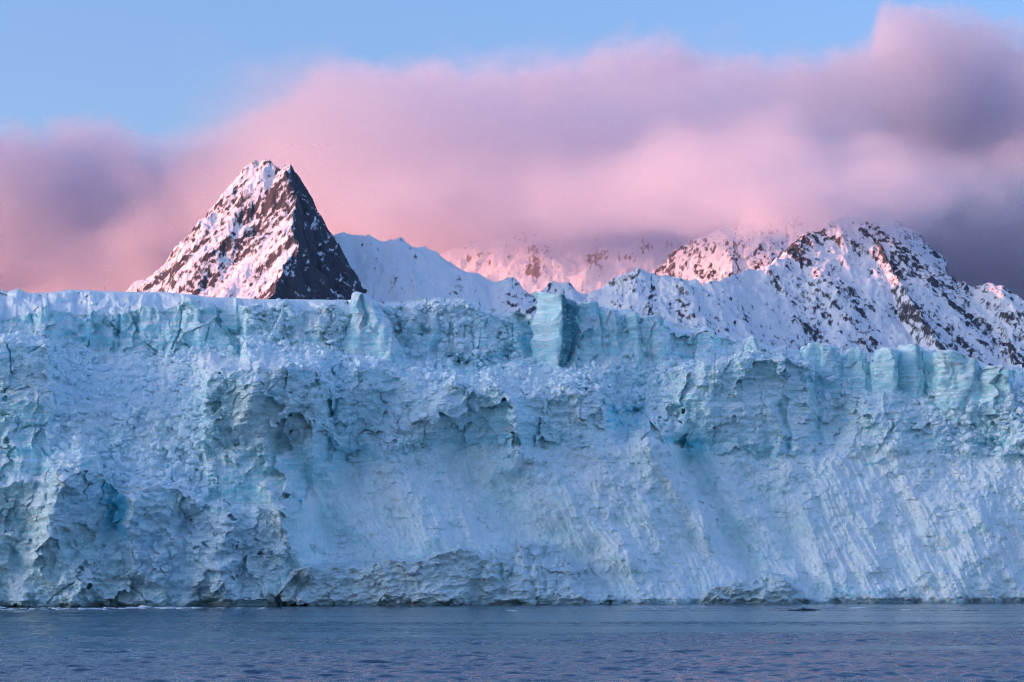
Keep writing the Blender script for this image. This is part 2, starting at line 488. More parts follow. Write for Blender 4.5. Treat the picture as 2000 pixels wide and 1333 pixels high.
# ---- strokes: ridges (+) and troughs (-) traced on the face: points, width px, metres
STROKES = [
    ([(1262, 855), (1300, 905), (1345, 970), (1395, 1035)], 42, 5.0),
    ([(1335, 880), (1362, 930), (1400, 990), (1440, 1060), (1470, 1110)], 34, -6.5),
    ([(1455, 920), (1500, 990), (1555, 1070), (1590, 1150)], 26, -2.6),
    ([(1530, 930), (1580, 1000), (1620, 1090)], 30, 1.8),
    ([(880, 880), (930, 950), (1010, 1030), (1110, 1085), (1195, 1150)], 46, -5.0),
    ([(1000, 850), (1060, 930), (1150, 1010), (1230, 1100)], 40, 2.6),
    ([(985, 780), (1010, 830), (1000, 900)], 30, 3.5),
    ([(700, 900), (660, 960), (650, 1040), (700, 1080)], 40, -4.5),
    ([(560, 860), (600, 960), (640, 1060)], 34, -4.5),
    ([(730, 880), (790, 960), (850, 1050)], 46, 3.2),
    ([(1750, 960), (1800, 1040), (1850, 1100)], 24, -1.8),
    ([(1670, 1000), (1700, 1090), (1700, 1150)], 40, 1.8),
    ([(1900, 960), (1920, 1040), (1900, 1130)], 60, 2.5),
    ([(500, 940), (545, 990), (570, 1060), (600, 1110)], 20, 3.5),
    ([(130, 910), (110, 980), (90, 1060)], 40, 4.5),
    ([(270, 970), (255, 1050), (262, 1110)], 34, 4.5),
    ([(222, 940), (222, 990), (226, 1035)], 24, -4.0),
    ([(20, 1000), (50, 1040)], 30, -3.0),
    ([(352, 1000), (370, 1060), (350, 1150)], 36, -2.5),
    ([(440, 1010), (420, 1090), (440, 1160)], 40, 2.5),
    ([(648, 770), (650, 830), (640, 900)], 10, -5.0),
    ([(560, 740), (566, 800), (540, 880)], 26, -2.2),
    ([(500, 750), (490, 820), (520, 900)], 30, 2.0),
    ([(608, 740), (615, 800), (612, 880)], 22, 2.0),
    ([(1526, 790), (1534, 830), (1540, 880)], 7, -4.0),
    ([(1505, 800), (1520, 850), (1515, 885)], 16, 2.6),
    ([(1592, 740), (1594, 800), (1604, 860)], 9, -4.5),
    ([(1250, 800), (1215, 840), (1225, 855)], 26, -4.0),
    ([(1320, 860), (1370, 865)], 14, -3.5),
    ([(1895, 835), (1935, 870), (1960, 860)], 16, -4.0),
    ([(1700, 740), (1640, 790), (1620, 860)], 30, -2.4),
    ([(1760, 800), (1750, 870)], 34, 2.6),
    ([(760, 760), (740, 830), (700, 880)], 34, -3.2),
    ([(860, 770), (850, 840)], 40, 2.5),
    ([(960, 1080), (975, 1120), (985, 1160)], 8, -2.6),
    ([(1005, 1080), (1002, 1120), (990, 1140)], 7, -2.4),
    ([(1032, 1070), (1036, 1120), (1040, 1170)], 7, -2.2),
    ([(1062, 1064), (1060, 1110), (1062, 1150)], 6, -2.0),
    ([(938, 1100), (930, 1140), (940, 1178)], 10, -2.2),
    ([(1502, 1120), (1500, 1150), (1440, 1172)], 5, -1.6),
    ([(1385, 1150), (1430, 1163), (1480, 1158)], 4, -1.3),
    ([(885, 708), (920, 725), (975, 712), (990, 690)], 20, -4.5),
    ([(1012, 610), (1030, 650), (1040, 690)], 22, -6.0),
    ([(700, 585), (735, 620), (775, 690)], 12, 4.0),
    ([(790, 600), (775, 640), (800, 690)], 18, -3.0),
    ([(845, 600), (850, 650), (835, 690)], 14, 3.5),
    ([(168, 610), (172, 650), (180, 690)], 10, 3.0),
    ([(232, 620), (232, 660), (225, 685)], 5, -2.5),
    ([(146, 612), (150, 640)], 14, -4.0),
    ([(465, 630), (470, 690)], 10, -3.0),
    ([(630, 610), (620, 660), (640, 700)], 16, 3.0),
]
for pts, wd, am in STROKES:
    x0 = min(p[0] for p in pts) - 3 * wd; x1 = max(p[0] for p in pts) + 3 * wd
    c0, c1 = np.searchsorted(px1, [x0, x1])
    sl_ = (slice(None), slice(c0, c1))
    jx = wx[sl_]; jy = wy[sl_]
    d, t = polyline_dist(jx, jy, pts)
    DISP[sl_] += am * (1.5 if wd >= 20 else 0.75) * np.exp(-(d / wd) ** 2 * 1.6) * sst(0.0, 0.15, t + 0.08)

# ---- traced cracks (narrow and deep)
CRACKS = [
    [(13, 672), (20, 690), (22, 730)], [(55, 690), (80, 675)], [(560, 584), (560, 592)], [(868, 585), (872, 605)],
    [(954, 610), (948, 640)], [(1002, 614), (1000, 640), (1003, 665)], [(908, 635), (906, 660)], [(832, 610), (842, 600), (860, 595)],
    [(735, 592), (760, 618), (768, 630)], [(925, 670), (925, 696)], [(355, 610), (350, 650), (335, 682)], [(410, 640), (400, 665)],
    [(1355, 690), (1353, 722)], [(1231, 622), (1230, 650)], [(1810, 690), (1818, 715), (1812, 735)], [(1755, 690), (1758, 760)],
    [(92, 1180), (105, 1165), (128, 1148), (145, 1138)], [(252, 1145), (275, 1160), (287, 1178)], [(833, 1033), (880, 1036), (898, 1020)],
    [(650, 690), (640, 720)], [(560, 730), (556, 760)], [(700, 850), (715, 840), (730, 845)], [(395, 1060), (408, 1072)],
    [(258, 1080), (264, 1096)], [(1640, 690), (1636, 720)], [(690, 905), (735, 900)], [(1500, 1000), (1540, 1003)],
]
for pts in CRACKS:
    x0 = min(p[0] for p in pts) - 20; x1 = max(p[0] for p in pts) + 20
    c0, c1 = np.searchsorted(px1, [x0, x1])
    sl_ = (slice(None), slice(c0, c1))
    d, t = polyline_dist(PX[sl_] + 2 * fbm(PX[sl_] / 9, PY[sl_] / 9, 51, 2), PY[sl_], pts)
    DISP[sl_] -= (1.8 - 1.2 * z_apron[sl_]) * np.exp(-(d / 1.3) ** 2)

# ---- relief noise in metres
q = 0.5
DISP += 4.0 * fbm(MX / 34, MZ / 34, 61, 3)
# lower-left hump and cliffs: broken, blocky, lumpy
tw = fbm(MX / 2.5, MZ / 2.5, 78, 4)
tw2 = fbm(MX / 7, MZ / 7, 77, 3)
c_a = chip(MX / 9 + 0.35 * tw2, MZ / 12 + 0.3 * tw2, 71)
c_b = chip(MX / 3.8 + 0.3 * tw, MZ / 4.6 + 0.25 * tw, 73)
c_c = chip(MX / 1.6 + 0.2 * tw, MZ / 1.5, 75)
c_d = chip(MX / 0.8, MZ / 0.7, 76)
big_f = facet(MX / 15 + 0.35 * tw2, MZ / 20 + 0.3 * tw2, 66); mid_f = facet(MX / 6 + 0.3 * tw, MZ / 8 + 0.2 * tw, 67); sm_f = facet(MX / 2.4 + 0.2 * tw, MZ / 2.8, 68)
clean = sst(-0.25, 0.45, fbm(MX / 17, MZ / 13, 69, 3) + 0.1)
for cx_, cy_, rx_, ry_ in ((540, 800, 110, 80), (1490, 790, 110, 80), (820, 800, 120, 40), (50, 730, 50, 60), (1760, 790, 60, 60), (400, 1090, 90, 60), (150, 970, 50, 50)):
    clean = np.maximum(clean, 0.9 * (1 - sst(0.7, 1.1, np.hypot((wx - cx_) / rx_, (wy - cy_) / ry_) + 0.2 * tw2)))
rgh = 1 - 0.75 * clean
DISP += (z_cliff + z_hump) * (2.7 * big_f + (0.8 + 0.7 * rgh) * mid_f + 0.4 * sm_f * rgh + 2.2 * c_a + 1.4 * rgh * c_b + 0.5 * c_c * rgh + 0.22 * c_d * rgh + 1.4 * tw2 + 0.3 * tw * rgh)
wave = ridged(MX / 7 + MZ / 12 + 0.3 * tw2, MZ / 3.4 - MX / 16, 79, 4, 0.45)
DISP += z_basal * (0.9 * mid_f + 0.35 * sm_f + 0.8 * c_b + 0.25 * c_c + 0.6 * wave) + 0.45 * (z_cliff + z_hump) * wave
# apron: flutes running down to the right
ang = math.radians(63)
U = MX * math.sin(ang) + MZ * math.cos(ang)
V = -MX * math.cos(ang) + MZ * math.sin(ang)
U = U + 1.2 * fbm(MX / 14, MZ / 14, 80, 2)
fl = 1.6 * perlin(U / 5.5, V / 40, 87) + 1.1 * perlin(U / 2.4, V / 20, 81) + 0.6 * perlin(U / 1.1, V / 9, 82) + 0.32 * perlin(U / 0.55, V / 4, 83)
gran = 0.55 * chip(MX / 1.1, MZ / 1.0, 84) + 0.8 * chip(MX / 2.6 + 0.2 * tw, MZ / 2.4, 85) + 0.25 * chip(MX / .6, MZ / .55, 88)
strip = sst(-0.5, 0.6, perlin(MX / 26, MZ / 22, 86) + 0.9 * sst(880, 1020, PY) - 0.3)
DISP += z_apron * (1 - z_basal) * (fl * (0.30 + 0.72 * strip) + gran * (1.5 - 0.6 * strip) + 1.2 * tw2 * (1 - 0.5 * strip))
# rubble: lumps and tilted blocks of every size
r_a = chip(MX / 5.0 + 0.35 * tw, MZ / 3.8 + 0.2 * tw, 91)
r_b = chip(MX / 2.1 + 0.2 * tw, MZ / 1.7, 92)
r_c = chip(MX / 0.9, MZ / 0.8, 93)
big = sst(-0.2, 0.6, fbm(MX / 18, MZ / 14, 95, 2))
DISP += z_rub * ((1.2 + 3.2 * big) * r_a + (1.1 + 1.3 * big) * r_b + 0.7 * r_c + 1.8 * tw2)
# upper wall: slabs split by upright fractures, fine bedding
w_a = facet(MX / 10 + 0.25 * tw2, MZ / 30, 101)
w_b = chip(MX / 3.4 + 0.2 * tw, MZ / 9, 102)
bed = perlin(MX / 30, MZ / 0.9 + 0.3 * tw, 104)
crumb = sst(460, 500, wx) * sst(1050, 980, wx) * sst(-0.3, 0.3, fbm(MX / 12, MZ / 12, 105, 3) + 0.2)
DISP += z_wall * (3.4 * w_a + 2.2 * w_b + 1.3 * mid_f + 0.25 * bed + 0.4 * c_c + 1.6 * tw2)
DISP += z_wall * crumb * (2.2 * r_a + 1.6 * r_b + 0.8 * r_c)
# snow plateau: soft drifts
DISP += z_top * (1.4 * fbm(MX / 22, MZ / 4, 111, 3)) * edge
notch = CAMH - (PY - HZ) * YB / F
DISP -= 0.9 * sst(1.6, 0.6, notch + 0.7 * fbm(MX / 4, MZ * 0, 131, 3))
fade = sst(0, 5, PY - sky_row[None, :])
Yv = YB + SET - DISP * (0.15 + 0.85 * fade)
GV = unproject(PX, PY, Yv)

# ---- normals -> where snow can lie
def grid_normals(V):
    dr = np.gradient(V, axis=0); dc = np.gradient(V, axis=1)
    n = np.cross(dc, dr)
    return n / np.maximum(np.linalg.norm(n, axis=-1, keepdims=True), 1e-9)
GN = grid_normals(GV)
snow_up = sst(0.22, 0.50, GN[..., 2])

# ---- what each place is made of
SNOW = np.array((0.83, 0.92, 0.95)); ICE = np.array((0.50, 0.84, 0.90)); BLUE = np.array((0.24, 0.78, 0.93)); GREY = np.array((0.58, 0.74, 0.75)); BLUEGREY = np.array((0.50, 0.73, 0.86)); PALE = np.array((0.62, 0.80, 0.85))
ice = 1.05 * z_wall * (1 - 0.5 * crumb) + 0.95 * z_cliff + 0.45 * z_rub + 0.30 * z_apron + 0.65 * z_hump
ice = ice + 0.45 * fbm(MX / 16, MZ / 12, 121, 4) * (z_wall + z_cliff + z_rub) + 0.25 * fbm(MX / 3, MZ / 3, 122, 3) + 0.25 * z_apron * fbm(MX / 14, MZ / 14, 124, 4)
ice *= (1 - sst(3.9, 4.05, ZN)) * (1 - 0.9 * cap_)
ice = np.clip(ice, 0, 1) * (1 - 0.85 * snow_up)
ALB = SNOW + (ICE - SNOW) * ice[..., None]
GREYS = [  # centre px, py, radius px, radius py, strength: older bubble-poor grey ice
    (540, 810, 120, 95, 0.85), (800, 800, 190, 70, 0.55), (760, 850, 80, 70, 0.7), (1480, 780, 130, 90, 0.45), (380, 1080, 210, 100, 0.75), (60, 735, 60, 60, 0.6),
    (1080, 800, 110, 60, 0.4), (140, 960, 60, 60, 0.6), (1690, 715, 60, 40, 0.45), (1760, 830, 60, 50, 0.35), (720, 735, 60, 30, 0.5), (1650, 710, 60, 30, 0.4)]
gm = np.zeros_like(PX)
for gx, gy, rx, ry, s in GREYS:
    d = np.hypot((wx - gx) / rx, (wy - gy) / ry)
    gm = np.maximum(gm, s * (1 - sst(0.6, 1.15, d)))
gm = gm * (z_cliff + z_hump + z_wall) * (1 - 0.8 * snow_up) * np.clip(0.8 + 0.5 * fbm(MX / 5, MZ / 5, 126, 4), 0, 1)
gm = np.maximum(gm, z_basal * (1 - 0.35 * snow_up))
GR = GREY + (BLUEGREY - GREY) * sst(600, 430, PX)[..., None] * z_low[..., None]
ALB = ALB + (GR - ALB) * gm[..., None]
BLUES = [(935, 722, 52, 18, 0.95), (985, 700, 24, 14, 0.6), (1225, 815, 38, 36, 0.85), (1345, 862, 34, 10, 0.8), (222, 990, 22, 50, 0.95), (95, 905, 8, 26, 0.8), (140, 880, 26, 12, 0.5), (238, 1040, 14, 20, 0.7),
         (1935, 865, 24, 12, 0.8), (1700, 902, 7, 6, 0.9), (1590, 735, 20, 12, 0.6), (1945, 770, 40, 22, 0.4), (1260, 760, 80, 50, 0.22), (980, 890, 24, 26, 0.3), (40, 880, 40, 10, 0.45),
         (1670, 1155, 60, 6, 0.55), (170, 900, 14, 14, 0.4), (320, 965, 30, 8, 0.25), (1020, 660, 26, 30, 0.45), (170, 660, 12, 24, 0.4), (1350, 700, 30, 24, 0.3)]
bm = np.zeros_like(PX)
for gx, gy, rx, ry, s in BLUES:
    d = 0.8 * np.hypot((wx - gx) / rx, (wy - gy) / ry) + 0.30 * fbm(MX / 2, MZ / 2, 128, 3) + 0.35 * sm_f
    bm = np.maximum(bm, min(1, 1.15 * s) * (1 - sst(0.6, 1.0, d)))
bm = bm * (1 - 0.8 * snow_up)
ALB = ALB + (BLUE - ALB) * bm[..., None]
# meltwater-washed dark ice along the waterline
wl = sst(1.3, 0.2, GV[..., 2] + 0.6 * fbm(MX / 6, MZ * 0, 129, 3)) * 0.8
ALB = ALB + (np.array((0.16, 0.28, 0.29)) - ALB) * wl[..., None]
ALB = np.clip(ALB, 0.03, 0.9)

# ---- split into the parts of the glacier (one mesh each, no gaps)
GLACIER = tag(empty('glacier', (0, 560, 0)), 'broad pale blue tidewater glacier front rising from the sea below the mountains', 'glacier')
def qz(a): return 0.25 * (a[:-1, :-1] + a[:-1, 1:] + a[1:, 1:] + a[1:, :-1])
qA, qB, qzn, qhump, qrub, qx = qz(dA) > 0, qz(dB) > 0, qz(ZN), qz(hump), qz(blur(blur(z_rub, 40, 0), 40, 1)), qz(PX)
qzb = qz(blur(blur(ZN, 30, 0), 30, 1))
gco, gal = GV.reshape(-1, 3), ALB.reshape(-1, 3)
PARTS = [
    ('basal_cliff', qA, M_ICE, 'long grey green wall of bare ice with a jagged rim at the waterline'),
    ('basal_cliff', qB, M_ICE, 'short cracked grey ice face at the waterline under the snow apron'),
    ('ice_hump', (qzn < 1) & (qhump > 0.5), M_ICE, 'shaded blue grey ice bulge with a deep blue recess'),
    ('snow_apron', qzn < 1, M_SNOW, 'fluted white snow slope running down to the water'),
    ('rubble_slope', (qrub > 0.5) & (qx < 700), M_RUBBLE, 'tumbled broken ice on the left slope'),
    ('rubble_slope', (qrub > 0.5) & (qx < 1700), M_RUBBLE, 'tumbled broken ice on the ledge before the middle seracs'),
    ('rubble_slope', (qrub > 0.5), M_RUBBLE, 'white rubble hump at the right end'),
    ('ice_cliff', (qzb < 2) & (qx < 100), M_ICE, 'squared pale ice block with upright cracks'),
    ('ice_cliff', (qzb < 2) & (qx < 670), M_ICE, 'grey overhanging ice buttress with a flat snowy top'),
    ('ice_cliff', (qzb < 2) & (qx < 1310), M_ICE, 'crumpled blue grey ice cliff with a bright blue hollow'),
    ('ice_cliff', (qzb < 2) & (qx < 1600), M_ICE, 'smooth pale green ice cliff'),
    ('ice_cliff', (qzb < 2.02), M_ICE, 'rough white and turquoise ice face'),
    ('ice_wall', qzb < 4, M_ICE, 'turquoise upper wall of layered ice'),
    ('snow_rim', qzb > -1, M_SNOW, 'smooth snow lying along the top of the ice wall')]
lab = np.full(qA.shape, -1, np.int32)
for i, (nm, mk, mt, lb) in enumerate(PARTS):
    lab[mk & (lab < 0)] = i

def main_piece(mask):
    """the largest connected piece of a mask, by spreading along runs of cells"""
    rem, best = mask.copy(), None
    while rem.any() and (best is None or rem.sum() > best.sum()):
        f = np.zeros_like(rem)
        core = blur(blur(rem.astype(np.float32), 12, 0), 12, 1) * rem
        f[np.unravel_index(np.argmax(core), f.shape)] = True
        while True:
            n0 = f.sum()
            for tr in (False, True):
                m_, f_ = (rem.T, f.T) if tr else (rem, f)
                st = m_.copy(); st[:, 1:] &= ~m_[:, :-1]
                rid = np.cumsum(st.ravel()).reshape(m_.shape) * m_
                hit = np.bincount(rid[f_], minlength=rid.max() + 1) > 0
                hit[0] = False
                g_ = hit[rid]
                f = g_.T.copy() if tr else g_
            if f.sum() == n0: break
        if best is None or f.sum() > best.sum(): best = f
        rem &= ~f
    return best
lab2 = np.full_like(lab, -1)
for i in range(len(PARTS)):
    mk = lab == i
    if mk.any(): lab2[main_piece(mk)] = i
while (lab2 < 0).any():
    for ax in (0, 1):
        for d in (1, -1):
            nb_ = np.roll(lab2, d, ax)
            if d == 1: nb_[(0,) if ax == 0 else (slice(None), 0)] = -1
            else: nb_[(-1,) if ax == 0 else (slice(None), -1)] = -1
            lab2 = np.where(lab2 < 0, nb_, lab2)
for i, (nm, mk, mt, lb) in enumerate(PARTS):
    o = mesh_from(nm, gco, grid_quads(lab2 == i), mt, GLACIER, True, gal)
    o['label'] = lb

# plateau running back to the mountains, below the sight line
rows = [0, 6, 20, 60, 160, 400, 900, 1600, 2600]
base = GV[-1]
pv = []
for i, d in enumerate(rows):
    p = base.copy()
    p[:, 0] *= (base[:, 1] + d) / base[:, 1]
    p[:, 1] += d
    p[:, 2] += -0.4 * (1 if d else 0) + 0.012 * d
    pv.append(p)
pv = np.array(pv)[:, ::4]
mesh_from('snow_plateau', pv.reshape(-1, 3), grid_quads(np.ones((pv.shape[0] - 1, pv.shape[1] - 1), bool)), M_SNOW, GLACIER, True, np.tile(SNOW, (pv.shape[0] * pv.shape[1], 1)))

def surf_at(px, py):
    c = int(np.clip(np.searchsorted(px1, px), 0, NC - 1))
    r = int(np.clip(np.argmin(np.abs(PY[:, c] - py)), 0, NR - 1))
    return GV[r, c], GN[r, c]
def base_set(px, py):
    c = int(np.clip(np.searchsorted(px1, px), 0, NC - 1))
    r = int(np.clip(np.argmin(np.abs(PY[:, c] - py)), 0, NR - 1))
    return float(YB[r, c] + SET[r, c])

# ------------------------------------------------------------------ seracs: free-standing towers of ice
def serac(rows, depth, label, yaw=0.0, proud=3.0, sq=7.0, seed=1, snow=0.7, topslope=0.0, deep=0.0, foot=34):
    """rows: (py, left px, right px) from top to bottom"""
    rows = np.array(rows, float)
    py_b = rows[-1, 0]; pxc = 0.5 * (rows[-1, 1] + rows[-1, 2])
    Yf = base_set(pxc, py_b - 6) - 0.55 * proud
    n, m = 120, 110
    pyv = np.linspace(rows[-1, 0] + foot, rows[0, 0], m)
    lft = np.interp(pyv, rows[:, 0], rows[:, 1]); rgt = np.interp(pyv, rows[:, 0], rows[:, 2])
    th = np.linspace(0, 2 * np.pi, n, endpoint=False)
    ct, st = np.cos(th + yaw), np.sin(th + yaw)
    r = (np.abs(ct) ** sq + np.abs(st) ** sq) ** (-1 / sq)
    ux, uy = r * np.cos(th), r * np.sin(th)
    ux_n = ux / np.abs(ux).max()
    S = Yf / F
    half = 0.5 * (rgt - lft) * S
    cx = (0.5 * (lft + rgt) - 1000) * S
    X = cx[:, None] + half[:, None] * ux_n[None, :]
    Y = Yf + depth / 2 + depth / 2 * uy[None, :] * (0.55 + 0.45 * np.sqrt(half / half.max()))[:, None]
    Z = np.broadcast_to((CAMH - (pyv - HZ) * S)[:, None], X.shape).copy()
    nxr, nyr = np.cos(th)[None, :], np.sin(th)[None, :]
    per = th[None, :] * max(half.mean(), depth / 2) * 1.1
    # periodic lookup: noise on the (x, y) position projected, plus height
    a = X * 0.9 + Y * 0.7
    b_ = Y * 0.9 - X * 0.5
    wv = fbm(a / 4, Z / 5, seed * 13 + 4, 3)
    NB = grid_normals(np.concatenate([np.stack([X, Y, Z], -1), np.stack([X, Y, Z], -1)[:, :1]], 1))[..., 0]
    dsp = 1.5 * facet(a / 3.4 + 0.15 * wv, Z / 13 + 0.2 * wv, seed * 13) + 1.2 * chip(a / 1.7 + 0.2 * wv, Z / 4.5, seed * 13 + 1) + 0.4 * chip(a / .8, Z / .9, seed * 13 + 2) + 0.14 * perlin(a / 9, Z / 0.55, seed * 13 + 3) + 0.7 * wv
    dsp *= 1.0 * min(1.0, half.mean() / 4)
    X = X + dsp * nxr; Y = Y + dsp * nyr
    Z[-1] += 0
    ztop = Z[-1].mean()
    Z += (Z > ztop - 8) * 0 + (topslope * (X - cx.mean())) * sst(ztop - 10, ztop, Z)
    Z += (0.9 * chip(X / 2.2, Y / 3, seed * 13 + 6) + 0.5 * wv) * sst(ztop - 4, ztop, Z)
    ring = np.stack([X, Y, Z], -1)
    caps = []
    c = ring[-1].mean(0)
    for k, f in enumerate((0.97, 0.90, 0.75, 0.5, 0.2, 0.02)):
        rr = c + (ring[-1] - c) * f
        rr[:, 2] = ring[-1][:, 2] * f + c[2] * (1 - f) + 0.35 * (1 - f * f) + (0.12 if k else 0.05)
        caps.append(rr)
    V = np.concatenate([ring, np.array(caps)], 0)
    V = np.concatenate([V, V[:, :1]], 1)                          # close the seam
    nr = V.shape[0]
    N = grid_normals(V)
    up = sst(0.35, 0.7, np.abs(N[..., 2]))
    icev = np.clip(0.95 + 0.3 * fbm(V[..., 0] / 3, V[..., 2] / 4, seed * 13 + 8, 3), 0, 1) * (1 - 0.9 * up)
    drift = sst(0.10, 0.32, fbm(V[..., 0] / 2.2, V[..., 2] / 4, seed * 13 + 9, 4) + 0.5 * N[..., 2]) * snow
    icev *= 1 - drift
    icev[m - 1:] = 0
    alb = SNOW + (ICE * np.array((0.92, 0.97, 0.96)) - SNOW) * icev[..., None]
    if deep:                                                       # crevice shade painted into the right-facing side as much darker, bluer ice
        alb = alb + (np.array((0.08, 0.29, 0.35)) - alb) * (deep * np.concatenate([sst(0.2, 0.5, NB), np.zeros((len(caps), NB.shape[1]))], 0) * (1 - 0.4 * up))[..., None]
    qd = grid_quads(np.ones((nr - 1, n), bool))
    o = mesh_from('serac', V.reshape(-1, 3), qd, M_ICE, GLACIER, True, alb.reshape(-1, 3))
    o['label'] = label
    return o

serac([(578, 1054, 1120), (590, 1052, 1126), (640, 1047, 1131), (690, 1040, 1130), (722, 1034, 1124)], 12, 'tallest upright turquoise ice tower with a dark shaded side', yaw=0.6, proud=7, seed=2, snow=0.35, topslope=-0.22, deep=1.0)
serac([(592, 1134, 1160), (600, 1131, 1165), (640, 1131, 1172), (700, 1128, 1176)], 9, 'rounded ice column close beside the tallest tower', yaw=0.1, proud=1, seed=3, snow=0.9)
serac([(602, 1174, 1203), (610, 1170, 1208), (650, 1168, 1210), (705, 1160, 1216)], 9, 'snow plastered ice column with a slanting top', yaw=0.3, proud=1, seed=4, snow=1.1, topslope=-0.2)
serac([(613, 1228, 1246), (620, 1226, 1250), (660, 1226, 1256), (710, 1222, 1262)], 8, 'slim ice column split from the wall by a dark crack', yaw=0.5, proud=3, seed=5, snow=0.5)
serac([(618, 1256, 1286), (630, 1254, 1294), (670, 1256, 1300), (712, 1250, 1308)], 9, 'broad low ice column with a snow shoulder', yaw=0.2, proud=1, seed=6, snow=0.9)
serac([(579, 694, 708), (584, 691, 716), (610, 690, 738), (660, 682, 770), (705, 676, 790)], 10, 'leaning ice pinnacle with a sharp top', yaw=0.2, proud=4, seed=7, snow=0.8, topslope=-0.3)
serac([(660, 1463, 1474), (672, 1460, 1482), (700, 1455, 1490)], 5, 'small pointed ice spike', yaw=0.4, proud=4, seed=8, snow=0.9)
serac([(674, 1580, 1618), (682, 1574, 1630), (710, 1574, 1640), (745, 1570, 1644)], 11, 'grey green ice block with a rounded shoulder', yaw=0.1, proud=4, seed=9, snow=0.2)
serac([(680, 1660, 1687), (690, 1656, 1696), (715, 1650, 1705), (752, 1642, 1707)], 11, 'broad wedge shaped ice block between two gaps', yaw=0.15, proud=5, seed=10, snow=0.15)
serac([(682, 1724, 1748), (692, 1713, 1754), (730, 1710, 1756), (772, 1708, 1760)], 10, 'upright ice block right of the wedge shaped one', yaw=0.3, proud=5, seed=11, snow=0.3)
serac([(675, 1770, 1794), (682, 1762, 1800), (730, 1760, 1802), (780, 1756, 1806)], 10, 'highest square ice block of the lower row', yaw=0.45, proud=6, seed=12, snow=0.25)
serac([(686, 1808, 1832), (694, 1805, 1837), (740, 1804, 1838), (780, 1800, 1842)], 9, 'ice block with a curving dark crack', yaw=0.2, proud=3, seed=13, snow=0.3)
serac([(692, 1844, 1880), (700, 1838, 1915), (750, 1840, 1922), (800, 1846, 1926)], 12, 'wide ice block with a gently sloping snowy top', yaw=0.12, proud=0.5, seed=14, snow=0.5, topslope=-0.12, foot=26)
serac([(718, 1938, 1960), (728, 1932, 1980), (760, 1924, 1988), (800, 1918, 1992)], 10, 'blue ice block behind the white rubble hump', yaw=0.5, proud=4, seed=15, snow=0.3, foot=10)

# ------------------------------------------------------------------ loose ice
def chunk_mesh(name, seed, flat=1.0, n=16):
    rnd = random.Random(seed)
    bm = bmesh.new()
    for _ in range(n):
        v = Vector((rnd.gauss(0, 1), rnd.gauss(0, 1), rnd.gauss(0, 1))).normalized() * rnd.uniform(0.75, 1.05)
        bm.verts.new((v.x, v.y * 0.85, v.z * flat))
    r = bmesh.ops.convex_hull(bm, input=bm.verts)
    bmesh.ops.delete(bm, geom=[g for g in r['geom_interior'] if isinstance(g, bmesh.types.BMVert)], context='VERTS')
    bmesh.ops.bevel(bm, geom=bm.edges[:], offset=0.06, segments=1, affect='EDGES')
    me = bpy.data.meshes.new(name)
    bm.to_mesh(me); bm.free()
    return me

def plain_ice(name, a, b, rough=0.5):
    m, nt, p = new_mat(name)
    v = mapped(nt, (1, 1, 1))
    n = noise_node(nt, 2.2, 3, 0.55, v)
    mx = nt.nodes.new('ShaderNodeMix'); mx.data_type = 'RGBA'
    nt.links.new(n.outputs['Fac'], mx.inputs['Factor'])
    mx.inputs['A'].default_value = (*a, 1); mx.inputs['B'].default_value = (*b, 1)
    nt.links.new(mx.outputs['Result'], p.inputs['Base Color'])
    bp = nt.nodes.new('ShaderNodeBump'); bp.inputs['Distance'].default_value = 0.08; bp.inputs['Strength'].default_value = 0.7
    nt.links.new(n.outputs['Fac'], bp.inputs['Height']); nt.links.new(bp.outputs[0], p.inputs['Normal'])
    p.inputs['Roughness'].default_value = rough
    return m
M_BLOCK = plain_ice('tumbled_block_ice', (0.60, 0.84, 0.91), (0.86, 0.92, 0.95))
M_BRASH = plain_ice('floating_ice', (0.45, 0.66, 0.76), (0.85, 0.88, 0.92))
M_DARK = plain_ice('clear_dark_ice', (0.006, 0.010, 0.014), (0.03, 0.06, 0.085), 0.3)

protos = [chunk_mesh('ice_block', 100 + i, 0.7) for i in range(10)]
for me in protos: me.materials.append(M_BLOCK)

def put_block(o, px, py, size, sink=0.25):
    p, nrm = surf_at(px, py)
    o.location = Vector(p) + Vector(nrm) * size * (0.35 - sink) * 1.0
    o.scale = (size * random.uniform(0.8, 1.3), size * random.uniform(0.7, 1.1), size * random.uniform(0.6, 1.0))
    o.rotation_euler = (random.uniform(-0.5, 0.5), random.uniform(-0.5, 0.5), random.uniform(0, 6.28))

NAMED = [(104, 836, 2.6, 'white three sided ice block lying alone low on the left rubble slope'),
         (252, 764, 2.9, 'long tilted ice slab high on the left rubble slope'),
         (330, 782, 3.1, 'upright blue edged ice slab left of the grey buttress'),
         (206, 724, 2.3, 'flat topped white ice block under the turquoise wall at left'),
         (497, 706, 2.6, 'rounded grey ice boulder on the flat snowy top of the grey buttress'),
         (362, 846, 3.0, 'half buried turquoise ice boulder below the grey buttress'),
         (189, 852, 2.2, 'small rounded ice block beside the hump with the blue recess'),
         (204, 876, 2.4, 'snow capped ice block on the rim of the hump with the blue recess'),
         (1080, 698, 2.2, 'blue sided ice block leaning at the foot of the tallest ice tower'),
         (1055, 712, 2.0, 'white ice block left of the foot of the tallest ice tower'),
         (1005, 716, 2.3, 'pale ice block on the rim above the bright blue hollow')]
for i, (px, py, s, lab) in enumerate(NAMED):
    o = bpy.data.objects.new('ice_block', protos[i % 10].copy())
    COL.objects.link(o)
    put_block(o, px, py, s)
    tag(o, lab, 'ice block', 'large ice blocks on the glacier')

